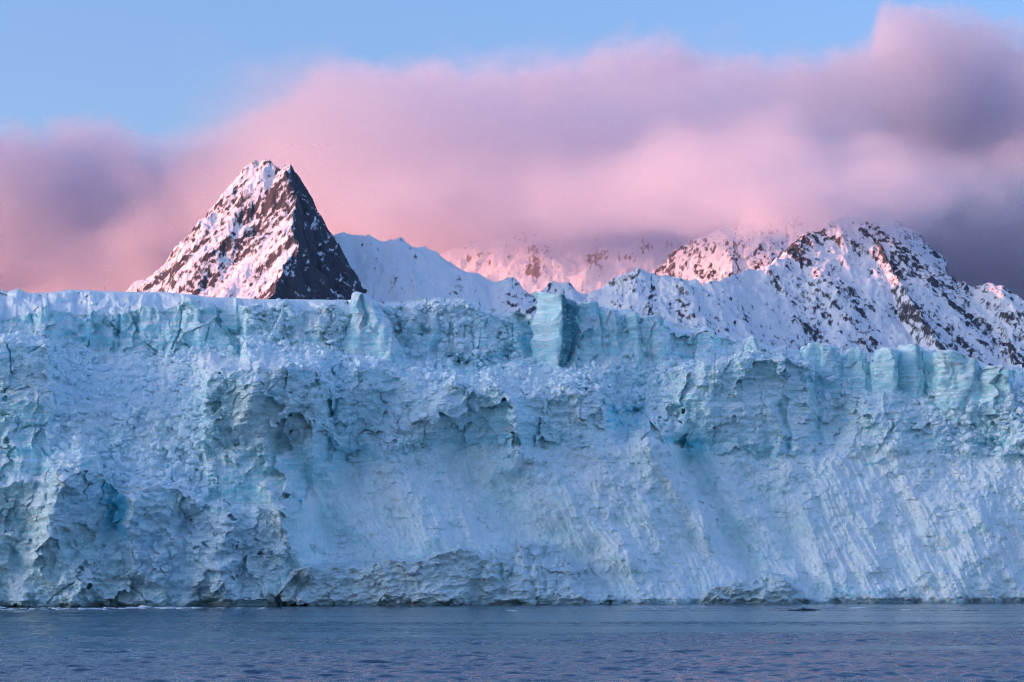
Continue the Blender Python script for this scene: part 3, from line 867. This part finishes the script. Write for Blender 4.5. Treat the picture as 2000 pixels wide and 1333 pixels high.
first = None
def scatter(n, x0, x1, y0, y1, smin, smax, label, group):
    global first
    k = 0; tries = 0
    while k < n and tries < n * 60:
        tries += 1
        px, py = random.uniform(x0, x1), random.uniform(y0, y1)
        c = int(np.searchsorted(px1, px)); r = int(np.argmin(np.abs(PY[:, c] - py)))
        if z_rub[r, c] < 0.6: continue
        if first is None:
            o = bpy.data.objects.new('ice_block', protos[0]); first = o
        else:
            o = first.copy(); o.data = protos[random.randrange(10)]
        COL.objects.link(o)
        put_block(o, px, py, smin + (smax - smin) * random.random() ** 2.5)
        tag(o, label, 'ice block', group)
        k += 1
scatter(95, 100, 420, 690, 880, 0.5, 1.5, 'one of many small pale ice blocks strewn over the left rubble slope', 'small ice blocks on the left rubble slope')
scatter(50, 660, 1180, 690, 760, 0.5, 1.3, 'one of many small ice blocks on the ledge before the middle seracs', 'small ice blocks on the middle ledge')
scatter(40, 1830, 2000, 750, 880, 0.5, 1.2, 'one of many small ice blocks on the white rubble hump at the right end', 'small ice blocks on the right rubble hump')

# the countless smaller bits of the rubble: one mesh
def rubble(n):
    rg = np.random.default_rng(5)
    shapes = []
    for me in protos:
        me.calc_loop_triangles()
        v = np.zeros(len(me.vertices) * 3, np.float32); me.vertices.foreach_get('co', v)
        t = np.zeros(len(me.loop_triangles) * 3, np.int32); me.loop_triangles.foreach_get('vertices', t)
        shapes.append((v.reshape(-1, 3), t.reshape(-1, 3)))
    W = (z_rub + 0.55 * z_wall * crumb + 0.03 * z_apron * (1 - z_basal) * (1 - strip)) * (0.25 + big) * (np.abs(PX - 1000) < 1150)
    W = W * np.gradient(px1)[None, :]
    cw = np.cumsum(W.ravel()); pick = np.searchsorted(cw, rg.random(n) * cw[-1])
    cos, tris, off = [], [], 0
    P, Nn = GV.reshape(-1, 3)[pick], GN.reshape(-1, 3)[pick]
    for i in range(n):
        v, t = shapes[rg.integers(len(shapes))]
        sz = 0.3 + 1.5 * rg.random() ** 5
        a, b = rg.random() * 6.283, rg.uniform(-0.7, 0.7)
        ca, sa, cb, sb = math.cos(a), math.sin(a), math.cos(b), math.sin(b)
        M = np.array(((ca, -sa, 0), (sa, ca, 0), (0, 0, 1))) @ np.array(((1, 0, 0), (0, cb, -sb), (0, sb, cb)))
        cos.append((v * (sz * rg.uniform(0.6, 1.3, 3))) @ M.T + P[i] + Nn[i] * sz * 0.4)
        tris.append(t + off); off += len(v)
    o = mesh_from('ice_rubble', np.concatenate(cos), np.concatenate(tris), M_BLOCK, None, False)
    tag(o, 'countless small broken ice bits littering the glacier ledges', kind='stuff')
rubble(9000)

# ------------------------------------------------------------------ floating ice
brash = [chunk_mesh('ice_chunk', 300 + i, 0.45) for i in range(6)]
for me in brash: me.materials.append(M_BRASH)
src = None
def float_chunk(px, py, sx, sy, sz, label, group=None, cat='floating ice'):
    global src
    Y = CAMH * F / (py - HZ)
    if src is None:
        o = bpy.data.objects.new('ice_chunk', brash[0]); src = o
    else:
        o = src.copy(); o.data = brash[random.randrange(6)]
        if 'group' in o: del o['group']
    COL.objects.link(o)
    o.location = ((px - 1000) * Y / F, Y, sz * 0.1)
    o.scale = (sx, sy, sz)
    o.rotation_euler = (0, 0, random.uniform(-0.4, 0.4))
    tag(o, label, cat, group)
for i in range(130):
    px = random.uniform(-60, 360) if i < 105 else random.uniform(360, 520)
    py = random.uniform(1187.5, 1192) if px < 240 else random.uniform(1187, 1190)
    s = random.uniform(0.25, 1.2) * (0.6 if random.random() < 0.6 else 1)
    float_chunk(px, py, s * 1.6, s, s * 0.6, 'one of many small white ice bits floating below the dark left end of the glacier', 'brash ice along the foot of the glacier')
float_chunk(279, 1187.5, 2.2, 1.2, 1.3, 'largest white ice chunk among the brash at the foot of the glacier')
float_chunk(320, 1187.8, 5.0, 1.2, 0.5, 'long flat white ice floe among the brash ice')
float_chunk(1000, 1194, 1.6, 0.8, 0.4, 'tiny white ice bit alone on the water below the long grey green ice wall')
float_chunk(1676, 1189.3, 2.6, 1.4, 0.9, 'low bluish ice chunk floating right of the long black floe')
float_chunk(1768, 1192, 1.4, 0.8, 0.35, 'faint thin ice bit floating far right of the long black floe')
float_chunk(1284, 1189, 1.2, 0.6, 0.3, 'small dark ice bit floating left of the long black floe')

def dark_floe():
    px0, px1_, py = 1535, 1610, 1193
    Y = CAMH * F / (py - HZ)
    S = Y / F
    Ln = (px1_ - px0) * S / 2
    root = tag(empty('growler', ((0.5 * (px0 + px1_) - 1000) * S, Y, 0)), 'long low black slab of ice awash on the water before the glacier', 'floating ice')
    n, m = 64, 14
    u = np.linspace(-1, 1, n); th = np.linspace(0, np.pi, m)
    env = (1 - np.abs(u) ** 3) ** 0.5
    hgt = 0.72 * env * (0.75 + 0.35 * fbm(u * 3, u * 0, 401, 3)) * (0.7 + 0.45 * np.exp(-((u - 0.05) / 0.45) ** 2))
    wid = 1.7 * env * (1 + 0.2 * fbm(u * 4, u * 0 + 5, 403, 2)) + 0.02
    X = np.broadcast_to(u[:, None] * Ln, (n, m))
    Yy = -wid[:, None] * np.cos(th)[None, :]
    Z = hgt[:, None] * np.sin(th)[None, :] ** 0.7 - 0.05
    V = np.stack([X, Yy, Z], -1) + np.array(root.location)
    q = grid_quads(np.ones((n - 1, m - 1), bool))
    mesh_from('hull', V.reshape(-1, 3), q, M_DARK, root, True)
    V2 = (V - np.array(root.location))[20:46, 2:12] * np.array((0.9, 0.82, 1)) + np.array((0.6, -0.1, 0.06)) + np.array(root.location)
    q2 = grid_quads(np.ones((V2.shape[0] - 1, V2.shape[1] - 1), bool))
    o = mesh_from('crust', V2.reshape(-1, 3), q2, plain_ice('blue_grey_crust', (0.10, 0.20, 0.28), (0.22, 0.34, 0.42)), root, True)
    o['label'] = 'blue grey patch of ice on the back of the black slab'
dark_floe()

# ------------------------------------------------------------------ mountains
def mountain(ridges, px_rng, y_rng, dpx, dy, label, seed, mat, warp=18, rough=14, rock_bias=0.0, floor=60, spur=70, spur_len=260, spur_drop=1.05, painter=None, grain=26, shear=0.0):
    """ridges: list of (points (px, py, Y), left slope, right slope). The ground is the highest of the roofs hung on the ridge lines."""
    rnd = random.Random(seed)
    segs = []
    for pts, sa, sb in ridges:
        P = [np.array(((p[0] - 1000) * p[2] / F, p[2], CAMH + (HZ - p[1]) * p[2] / F)) for p in pts]
        for a, b in zip(P[:-1], P[1:]):
            segs.append((a, b, sa, sb))
            if spur:
                d = (b - a)[:2]; l = np.hypot(*d)
                if l < 1: continue
                d /= l
                k = max(1, int(l / spur))
                for j in range(k):
                    t = (j + rnd.uniform(0.15, 0.85)) / k
                    o = a + (b - a) * t
                    for side, s in ((1, sa), (-1, sb)):
                        if s > 1.8: continue                    # sheer faces carry no spurs
                        if rnd.random() < 0.25: continue
                        nrm = np.array((-d[1], d[0])) * side
                        an = rnd.uniform(-0.45, 0.45)
                        nrm = np.array((nrm[0] * math.cos(an) - nrm[1] * math.sin(an), nrm[0] * math.sin(an) + nrm[1] * math.cos(an)))
                        ln = spur_len * rnd.uniform(0.5, 1.4)
                        e = np.array((o[0] + nrm[0] * ln, o[1] + nrm[1] * ln, o[2] - 4 - ln * s * spur_drop * rnd.uniform(0.80, 0.96)))
                        o2 = o.copy(); o2[2] -= 3
                        segs.append((o2, e, s * 1.35, s * 1.35))
    pxs = np.arange(px_rng[0], px_rng[1], dpx); ys = np.arange(y_rng[0], y_rng[1], dy)
    YY, PXX = np.meshgrid(ys, pxs, indexing='ij')
    X = (PXX - 1000) * YY / F
    g = grain
    Xw = X + warp * fbm(X / 90, YY / 90, seed, 4); Yw = YY + warp * fbm(X / 90, YY / 90, seed + 20, 4)
    Z = np.full(X.shape, -1e4)
    for a, b, sa, sb in segs:
        d = (b - a)[:2]; l2 = d @ d
        if l2 < 1e-6: continue
        t = np.clip(((Xw - a[0]) * d[0] + (Yw - a[1]) * d[1]) / l2, 0, 1)
        dx, dy_ = Xw - a[0] - t * d[0], Yw - a[1] - t * d[1]
        side = d[0] * dy_ - d[1] * dx
        s = np.where(side > 0, sa, sb)
        Z = np.maximum(Z, a[2] + t * (b[2] - a[2]) - s * np.hypot(dx, dy_))
    Z = Z + rough * (0.40 * ridged(X / (g * 4), YY / (g * 4), seed + 40, 5, 0.55) - 0.3)
    Z = Z + 0.35 * rough * chip(X / g, YY / g, seed + 50) + 0.22 * rough * chip(X / (g * .42), YY / (g * .42), seed + 51)
    Z = np.maximum(Z, floor + 4 * fbm(X / 60, YY / 60, seed + 60, 3))
    V = np.stack([X, YY, Z], -1)
    N = grid_normals(V)
    steep = 1 - np.abs(N[..., 2])
    sm = blur(blur(Z, 10, 0), 10, 1)
    conv = (Z - sm) / rough
    s_ = X - shear * (Z - 600) + 14 * fbm(X / 60, Z / 60, seed + 75, 3)
    rock = 0.36 + rock_bias + 0.9 * (steep - 0.36) + 0.16 * np.clip(conv, -1, 1) + 0.16 * fbm(X / 110, Z / 90, seed + 69, 3) + 0.22 * perlin(s_ / 24, Z / 260, seed + 70) + 0.22 * perlin(s_ / 8, Z / 80, seed + 72) + 0.27 * fbm(X / 9, Z / 8, seed + 71, 4)
    PYY = HZ - (Z - CAMH) * F / YY
    if painter: rock = painter(rock, PXX, PYY, X, YY, Z, N)
    q = grid_quads(np.ones((len(ys) - 1, len(pxs) - 1), bool))
    # drop the flat floor well away from the slopes to keep the mesh light
    o = mesh_from('mountain', V.reshape(-1, 3), q, mat, None, True, None, {'rock': rock.reshape(-1)})
    tag(o, label, kind='structure')
    return o

M_MTN = mountain_material('snowy_dark_rock')
M_FAR = mountain_material('snowy_brown_rock', (0.15, 0.10, 0.10), 0.035)

# the pyramid peak
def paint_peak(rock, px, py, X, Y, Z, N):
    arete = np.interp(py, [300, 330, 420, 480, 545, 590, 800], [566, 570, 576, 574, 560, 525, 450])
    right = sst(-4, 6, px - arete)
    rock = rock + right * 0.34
    mid = np.exp(-(((px - 500) / 70) ** 2 + ((py - 415) / 45) ** 2))
    rock = rock + (1 - right) * (0.22 * mid - 0.20 * np.exp(-(((px - 480) / 60) ** 2 + ((py - 360) / 35) ** 2)) - 0.12 * np.exp(-(((px - 540) / 40) ** 2 + ((py - 490) / 40) ** 2)))
    # ribs and gullies running down to the left
    s = (px * 0.62 + py * 0.78)
    c = (-px * 0.78 + py * 0.62)
    rock = rock + (1 - right) * 0.34 * perlin(s / 13, c / 130, 511) * sst(420, 480, py)
    return rock
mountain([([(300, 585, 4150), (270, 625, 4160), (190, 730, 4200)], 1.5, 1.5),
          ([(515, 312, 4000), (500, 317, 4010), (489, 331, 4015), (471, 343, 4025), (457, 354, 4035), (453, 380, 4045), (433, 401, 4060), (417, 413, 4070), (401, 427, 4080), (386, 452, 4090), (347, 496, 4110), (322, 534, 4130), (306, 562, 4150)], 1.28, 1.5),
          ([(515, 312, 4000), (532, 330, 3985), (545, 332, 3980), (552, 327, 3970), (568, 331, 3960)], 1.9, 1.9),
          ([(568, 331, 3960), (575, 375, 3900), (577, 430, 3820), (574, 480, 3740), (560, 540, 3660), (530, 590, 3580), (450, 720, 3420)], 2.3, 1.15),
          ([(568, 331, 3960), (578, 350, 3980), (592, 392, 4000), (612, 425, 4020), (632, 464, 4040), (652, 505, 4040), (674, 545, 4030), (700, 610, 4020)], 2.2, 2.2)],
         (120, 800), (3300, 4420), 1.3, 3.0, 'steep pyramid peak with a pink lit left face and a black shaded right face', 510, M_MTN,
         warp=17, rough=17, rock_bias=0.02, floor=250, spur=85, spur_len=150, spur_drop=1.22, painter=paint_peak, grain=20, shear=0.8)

# snowy ridge to its right
mountain([([(600, 470, 4090), (650, 459, 4087), (672, 456, 4085), (690, 461, 4084), (720, 462, 4082), (742, 475, 4081), (770, 471, 4079), (785, 465, 4078), (792, 466, 4078), (800, 480, 4078), (830, 483, 4076),
           (855, 497, 4074), (885, 512, 4072), (905, 530, 4071), (950, 545, 4069), (1000, 562, 4066), (1040, 590, 4063), (1100, 640, 4060)], 0.85, 0.80)],
         (560, 1130), (3300, 4600), 1.5, 4.0, 'smooth snow covered ridge in blue shade right of the pyramid peak', 530, M_MTN,
         warp=14, rough=10, rock_bias=-0.16, floor=250, spur=110, spur_len=240, grain=24)

# dark craggy ridge in the middle
mountain([([(900, 600, 4030), (925, 572, 4030), (960, 552, 4030), (1000, 548, 4030), (1015, 556, 4030), (1040, 578, 4030), (1060, 574, 4030), (1080, 556, 4030), (1110, 558, 4030), (1128, 572, 4030), (1152, 582, 4030),
           (1175, 570, 4030), (1190, 552, 4030), (1215, 540, 4030), (1240, 529, 4030), (1262, 540, 4030), (1285, 548, 4030), (1300, 536, 4030), (1318, 536, 4030), (1335, 548, 4030), (1360, 556, 4030), (1400, 585, 4030), (1500, 660, 4030)], 0.95, 0.85)],
         (860, 1560), (3300, 4150), 1.4, 3.2, 'low craggy ridge of snow and dark rock in front of the pink massif', 550, M_MTN,
         warp=12, rough=14, rock_bias=-0.03, floor=250, spur=55, spur_len=150, grain=18)

# great mountain on the right, near crest
def paint_right(rock, px, py, X, Y, Z, N):
    for pts, wd, am in [([(1540, 490), (1590, 462), (1640, 470)], 14, 0.28), ([(1690, 445), (1760, 490), (1800, 525), (1860, 575)], 22, 0.24), ([(1640, 540), (1700, 570), (1730, 610)], 20, 0.18),
                        ([(1780, 610), (1830, 650), (1870, 680), (1905, 705)], 22, 0.26), ([(1870, 600), (1930, 650), (1995, 705)], 18, 0.26), ([(1930, 580), (1990, 630)], 14, 0.2),
                        ([(1500, 600), (1580, 640), (1640, 690)], 12, 0.12), ([(1560, 560), (1640, 640)], 12, 0.14),
                        ([(1650, 500), (1690, 560), (1760, 650)], 14, -0.2), ([(1480, 560), (1520, 640)], 40, -0.14), ([(1840, 590), (1920, 690)], 9, -0.25)]:
        d, t = polyline_dist(px + 8 * perlin(px / 25, py / 25, 577), py, pts)
        rock = rock + am * np.exp(-(d / wd) ** 2)
    return rock
mountain([([(1330, 575, 4150), (1370, 560, 4180), (1400, 552, 4210), (1450, 538, 4270), (1500, 520, 4330), (1530, 502, 4370), (1560, 474, 4420), (1580, 458, 4440), (1600, 450, 4470), (1630, 430, 4510),
            (1655, 422, 4540), (1690, 428, 4540), (1725, 440, 4530), (1750, 458, 4520), (1770, 480, 4510), (1800, 500, 4490), (1850, 534, 4470), (1900, 560, 4450), (1925, 556, 4440), (1950, 558, 4430),
            (1975, 575, 4420), (2010, 600, 4400), (2100, 660, 4370), (2250, 760, 4340)], 1.0, 0.98)
         ],
         (1280, 2300), (3350, 4700), 1.5, 3.6, 'large snowy mountain streaked with dark rock, its top in cloud', 570, M_MTN,
         warp=14, rough=15, rock_bias=-0.03, floor=200, spur=95, spur_len=320, grain=22, shear=-0.9, painter=paint_right)

# its sunlit back shoulder
mountain([([(1180, 590, 5200), (1240, 550, 5200), (1290, 522, 5200), (1320, 502, 5200), (1345, 486, 5200), (1372, 468, 5200), (1400, 455, 5200), (1430, 432, 5200), (1455, 416, 5200), (1490, 415, 5200), (1540, 395, 5250), (1600, 380, 5300), (1700, 400, 5300), (1800, 470, 5300)], 1.1, 0.95)],
         (1150, 1850), (4600, 5500), 1.5, 4.0, 'sunlit snowy shoulder with rock bands rising into the cloud', 590, M_MTN,
         warp=16, rough=18, rock_bias=0.04, floor=350, spur=80, spur_len=240, grain=26)

# distant pink massif
def paint_far(rock, px, py, X, Y, Z, N):
    c = np.exp(-(((px - 1045) / 32) ** 2 + ((py - 530) / 20) ** 2) * 1.2)
    return rock + 0.42 * c + 0.14 * np.exp(-(((px - 970) / 30) ** 2 + ((py - 510) / 25) ** 2)) + 0.16 * np.exp(-(((px - 1200) / 60) ** 2 + ((py - 500) / 14) ** 2))
mountain([([(780, 560, 5600), (860, 500, 5600), (905, 482, 5600), (950, 468, 5600), (1010, 452, 5600), (1060, 442, 5600), (1150, 420, 5650), (1250, 405, 5650), (1350, 410, 5650), (1500, 440, 5650)], 0.75, 0.75)],
         (740, 1560), (4800, 5900), 1.7, 6.0, 'distant pink lit massif fading into the cloud behind the ridges', 610, M_FAR,
         warp=24, rough=13, rock_bias=-0.12, floor=500, spur=420, spur_len=500, painter=paint_far, grain=34)

# small far crag left of the pyramid peak
mountain([([(240, 590, 5200), (262, 566, 5200), (275, 550, 5200), (284, 545, 5200), (300, 552, 5200), (340, 570, 5200), (400, 600, 5200)], 1.1, 1.1)],
         (200, 440), (4950, 5400), 1.6, 5.0, 'small faint rock crag beside the foot of the pyramid peak', 630, M_FAR,
         warp=10, rough=14, rock_bias=0.1, floor=400, spur=60, spur_len=120, grain=24)

# mountain chain across the fjord, outside the frame to the left: its shadow lies on the glacier
def shade_range():
    xs = np.arange(-8600, -3600, 50.0); ys = np.arange(-7000, 5600, 50.0)
    YY, X = np.meshgrid(ys, xs, indexing='ij')
    h = 930 + 200 * sst(900, 2000, YY) + 40 * fbm(YY / 500, YY * 0 + 2, 701, 3)
    Z = h - 0.62 * np.abs(X + 6000 + 160 * fbm(YY / 700, YY * 0, 702, 2)) + 60 * ridged(X / 500, YY / 500, 703, 4) - 40
    Z = Z * sst(5600, 5000, YY)
    Z = np.maximum(Z, -20)
    V = np.stack([X, YY, Z], -1)
    q = grid_quads(np.ones((len(ys) - 1, len(xs) - 1), bool))
    rock = 0.1 + 0.3 * fbm(X / 120, YY / 120, 705, 4)
    o = mesh_from('mountain', V.reshape(-1, 3), q, M_MTN, None, True, None, {'rock': rock.reshape(-1)})
    tag(o, 'long snowy mountain chain along the near shore of the fjord', kind='structure')
shade_range()

# ------------------------------------------------------------------ cloud bank
def build_cloud():
    nx, ny, nz = 330, 96, 128
    mn = np.array([-2350., 4250., 480.]); mx = np.array([2350., 7100., 1850.])
    x, y, z = [np.linspace(mn[i], mx[i], n) for i, n in enumerate((nx, ny, nz))]
    Z, Y, X = [q.astype(np.float32) for q in np.meshgrid(z, y, x, indexing='ij')]
    px = 1000 + X * F / Y
    # crest of the bank, as photo row -> height at 6 km
    top = curve([(-900, 230), (-300, 200), (0, 172), (60, 192), (150, 172), (210, 172), (290, 222), (340, 226), (400, 205), (490, 182), (560, 145), (612, 92), (660, 103), (720, 110), (780, 122),
                 (850, 96), (890, 110), (950, 100), (1000, 106), (1060, 101), (1150, 97), (1240, 76), (1300, 66), (1340, 78), (1372, 116), (1450, 120), (1520, 126), (1580, 120), (1650, 102), (1700, 88),
                 (1722, 18), (1800, 24), (1900, 44), (2000, 95), (2100, 150), (2600, 300)])
    H = (HZ - top(px)) * 6100 / F + CAMH
    def n3(sc, sd, octv=3):
        o, g = 0, 1.0
        for i in range(octv):
            o = o + g * perlin3(X / sc * 2 ** i, Y / sc * 2 ** i, Z / (0.75 * sc) * 2 ** i, sd + i)
            g *= 0.5
        return o
    nb = n3(520, 801, 2); ns = n3(210, 811, 3)
    front = 6000 - 0.19 * X + 120 * nb
    nf = perlin3(X / 75, Y / 75, Z / 55, 831) + 0.55 * perlin3(X / 36, Y / 36, Z / 28, 832) + 0.25 * perlin3(X / 20, Y / 24, Z / 16, 833)
    body = np.minimum((H - 20 - Z) / 34 + 0.6 * ns + 0.2 * nb + 0.9 * nf, (Y - front) / 260 + 0.32 * ns)
    body = np.minimum(body, (7050 - Y) / 200)
    D = np.clip(body, 0, 1) ** 1.1 * 0.011
    # cap of cloud on the summits of the right-hand mountain and veil before the far massif
    def px_z(pxc, pyc, Yc): return (pxc - 1000) * Yc / F, CAMH + (HZ - pyc) * Yc / F
    cx, cz = px_z(1480, 365, 4750)
    e = 1 - np.sqrt(((X - cx) / 900) ** 2 + ((Y - 4800) / 540) ** 2 + ((Z - cz) / 120) ** 2)
    D = np.maximum(D, np.clip(e * 1.6 + 0.8 * ns + 0.5 * nb - 0.1, 0, 1) * 0.0035)
    sx, sz_ = px_z(1650, 402, 4540)                            # shreds hanging on the summit itself
    e2 = 1 - np.sqrt(((X - sx) / 330) ** 2 + ((Y - 4470) / 260) ** 2 + ((Z - sz_) / 80) ** 2)
    D = np.maximum(D, np.clip(e2 * 1.5 + 0.6 * ns + 0.5 * nf + 0.0, 0, 1) * 0.009)
    veil = (0.0008 + 0.006 * sst(860, 980, Z + 70 * nb)) * sst(560, 760, Z) * sst(1330, 1180, Z + 120 * ns) * sst(4900, 5300, Y) * sst(-900, -300, X) * sst(1100, 500, X)
    D = np.maximum(D, veil)
    bake_cloud(D, X, Y, Z, nx, ny, nz, mn, mx, 'broad bank of pink and violet cloud wrapped around the summits')

def bake_cloud(D, X, Y, Z, nx, ny, nz, mn, mx, label):
    for ax in range(3):
        idx = [slice(None)] * 3
        for e_ in (0, -1):
            idx[2 - ax] = e_; D[tuple(idx)] = 0
    D = np.clip(D, 0, None)
    me = bpy.data.meshes.new('cloud')
    me.vertices.add(D.size)
    me.vertices.foreach_set('co', np.stack([X, Y, Z], -1).astype(np.float32).ravel())
    a = me.attributes.new('dens', 'FLOAT', 'POINT')
    a.data.foreach_set('value', 200 * D.ravel().astype(np.float32))
    ob = bpy.data.objects.new('cloud', me)
    COL.objects.link(ob)
    tag(ob, label, kind='stuff')
    m = bpy.data.materials.new('cloud_vapour')
    m.use_nodes = True
    n = m.node_tree
    n.nodes.clear()
    o = n.nodes.new('ShaderNodeOutputMaterial')
    v = n.nodes.new('ShaderNodeVolumePrincipled')
    n.links.new(v.outputs[0], o.inputs['Volume'])
    v.inputs['Density'].default_value = 1 / 200
    v.inputs['Color'].default_value = (0.925, 0.91, 0.955, 1)
    v.inputs['Anisotropy'].default_value = 0.1
    g = bpy.data.node_groups.new('cloud_grid', 'GeometryNodeTree')
    g.interface.new_socket('Geometry', in_out='INPUT', socket_type='NodeSocketGeometry')
    g.interface.new_socket('Geometry', in_out='OUTPUT', socket_type='NodeSocketGeometry')
    N, k = g.nodes.new, g.links.new
    gi, go, vc, sm = N('NodeGroupInput'), N('NodeGroupOutput'), N('GeometryNodeVolumeCube'), N('GeometryNodeSetMaterial')
    si, na, pos = N('GeometryNodeSampleIndex'), N('GeometryNodeInputNamedAttribute'), N('GeometryNodeInputPosition')
    na.inputs[0].default_value = 'dens'
    si.clamp = True
    vc.inputs['Min'].default_value = mn; vc.inputs['Max'].default_value = mx
    for ax, r in zip('XYZ', (nx, ny, nz)): vc.inputs['Resolution ' + ax].default_value = r
    sm.inputs['Material'].default_value = m
    def vm(op, b):
        q = N('ShaderNodeVectorMath'); q.operation = op
        if b is not None: q.inputs[1].default_value = b
        return q
    sub, mul, rnd, fl_, dot = vm('SUBTRACT', mn), vm('MULTIPLY', (np.array([nx, ny, nz]) - 1) / (mx - mn)), vm('ADD', (.5, .5, .5)), vm('FLOOR', None), vm('DOT_PRODUCT', (1, nx, nx * ny))
    k(pos.outputs[0], sub.inputs[0]); k(sub.outputs[0], mul.inputs[0]); k(mul.outputs[0], rnd.inputs[0]); k(rnd.outputs[0], fl_.inputs[0]); k(fl_.outputs[0], dot.inputs[0])
    k(gi.outputs[0], si.inputs['Geometry']); k(na.outputs['Attribute'], si.inputs['Value']); k(dot.outputs['Value'], si.inputs['Index'])
    k(si.outputs[0], vc.inputs['Density']); k(vc.outputs[0], sm.inputs[0]); k(sm.outputs[0], go.inputs[0])
    ob.modifiers.new('vapour', 'NODES').node_group = g
build_cloud()

# unseen cloud added left of the frame, its base shaped to shade the bank
def build_shade_cloud():
    nx, ny, nz = 40, 90, 48
    mn = np.array([-4600., 3800., 900.]); mx = np.array([-3000., 8000., 2700.])
    x, y, z = [np.linspace(mn[i], mx[i], n) for i, n in enumerate((nx, ny, nz))]
    Z, Y, X = [q.astype(np.float32) for q in np.meshgrid(z, y, x, indexing='ij')]
    nb = perlin3(X / 420, Y / 420, Z / 300, 851) + 0.5 * perlin3(X / 190, Y / 190, Z / 150, 852)
    base = 1900 - 620 * sst(5400, 5750, Y) - 520 * sst(4900, 4650, Y)
    D = np.clip((Z - base) / 160 + 0.8 * nb, 0, 1) * 0.00045 * sst(2700, 2500, Z) * sst(3850, 4200, Y)
    bake_cloud(D, X, Y, Z, nx, ny, nz, mn, mx, 'unseen high cloud added beyond the left edge to shade the cloud bank')
build_shade_cloud()
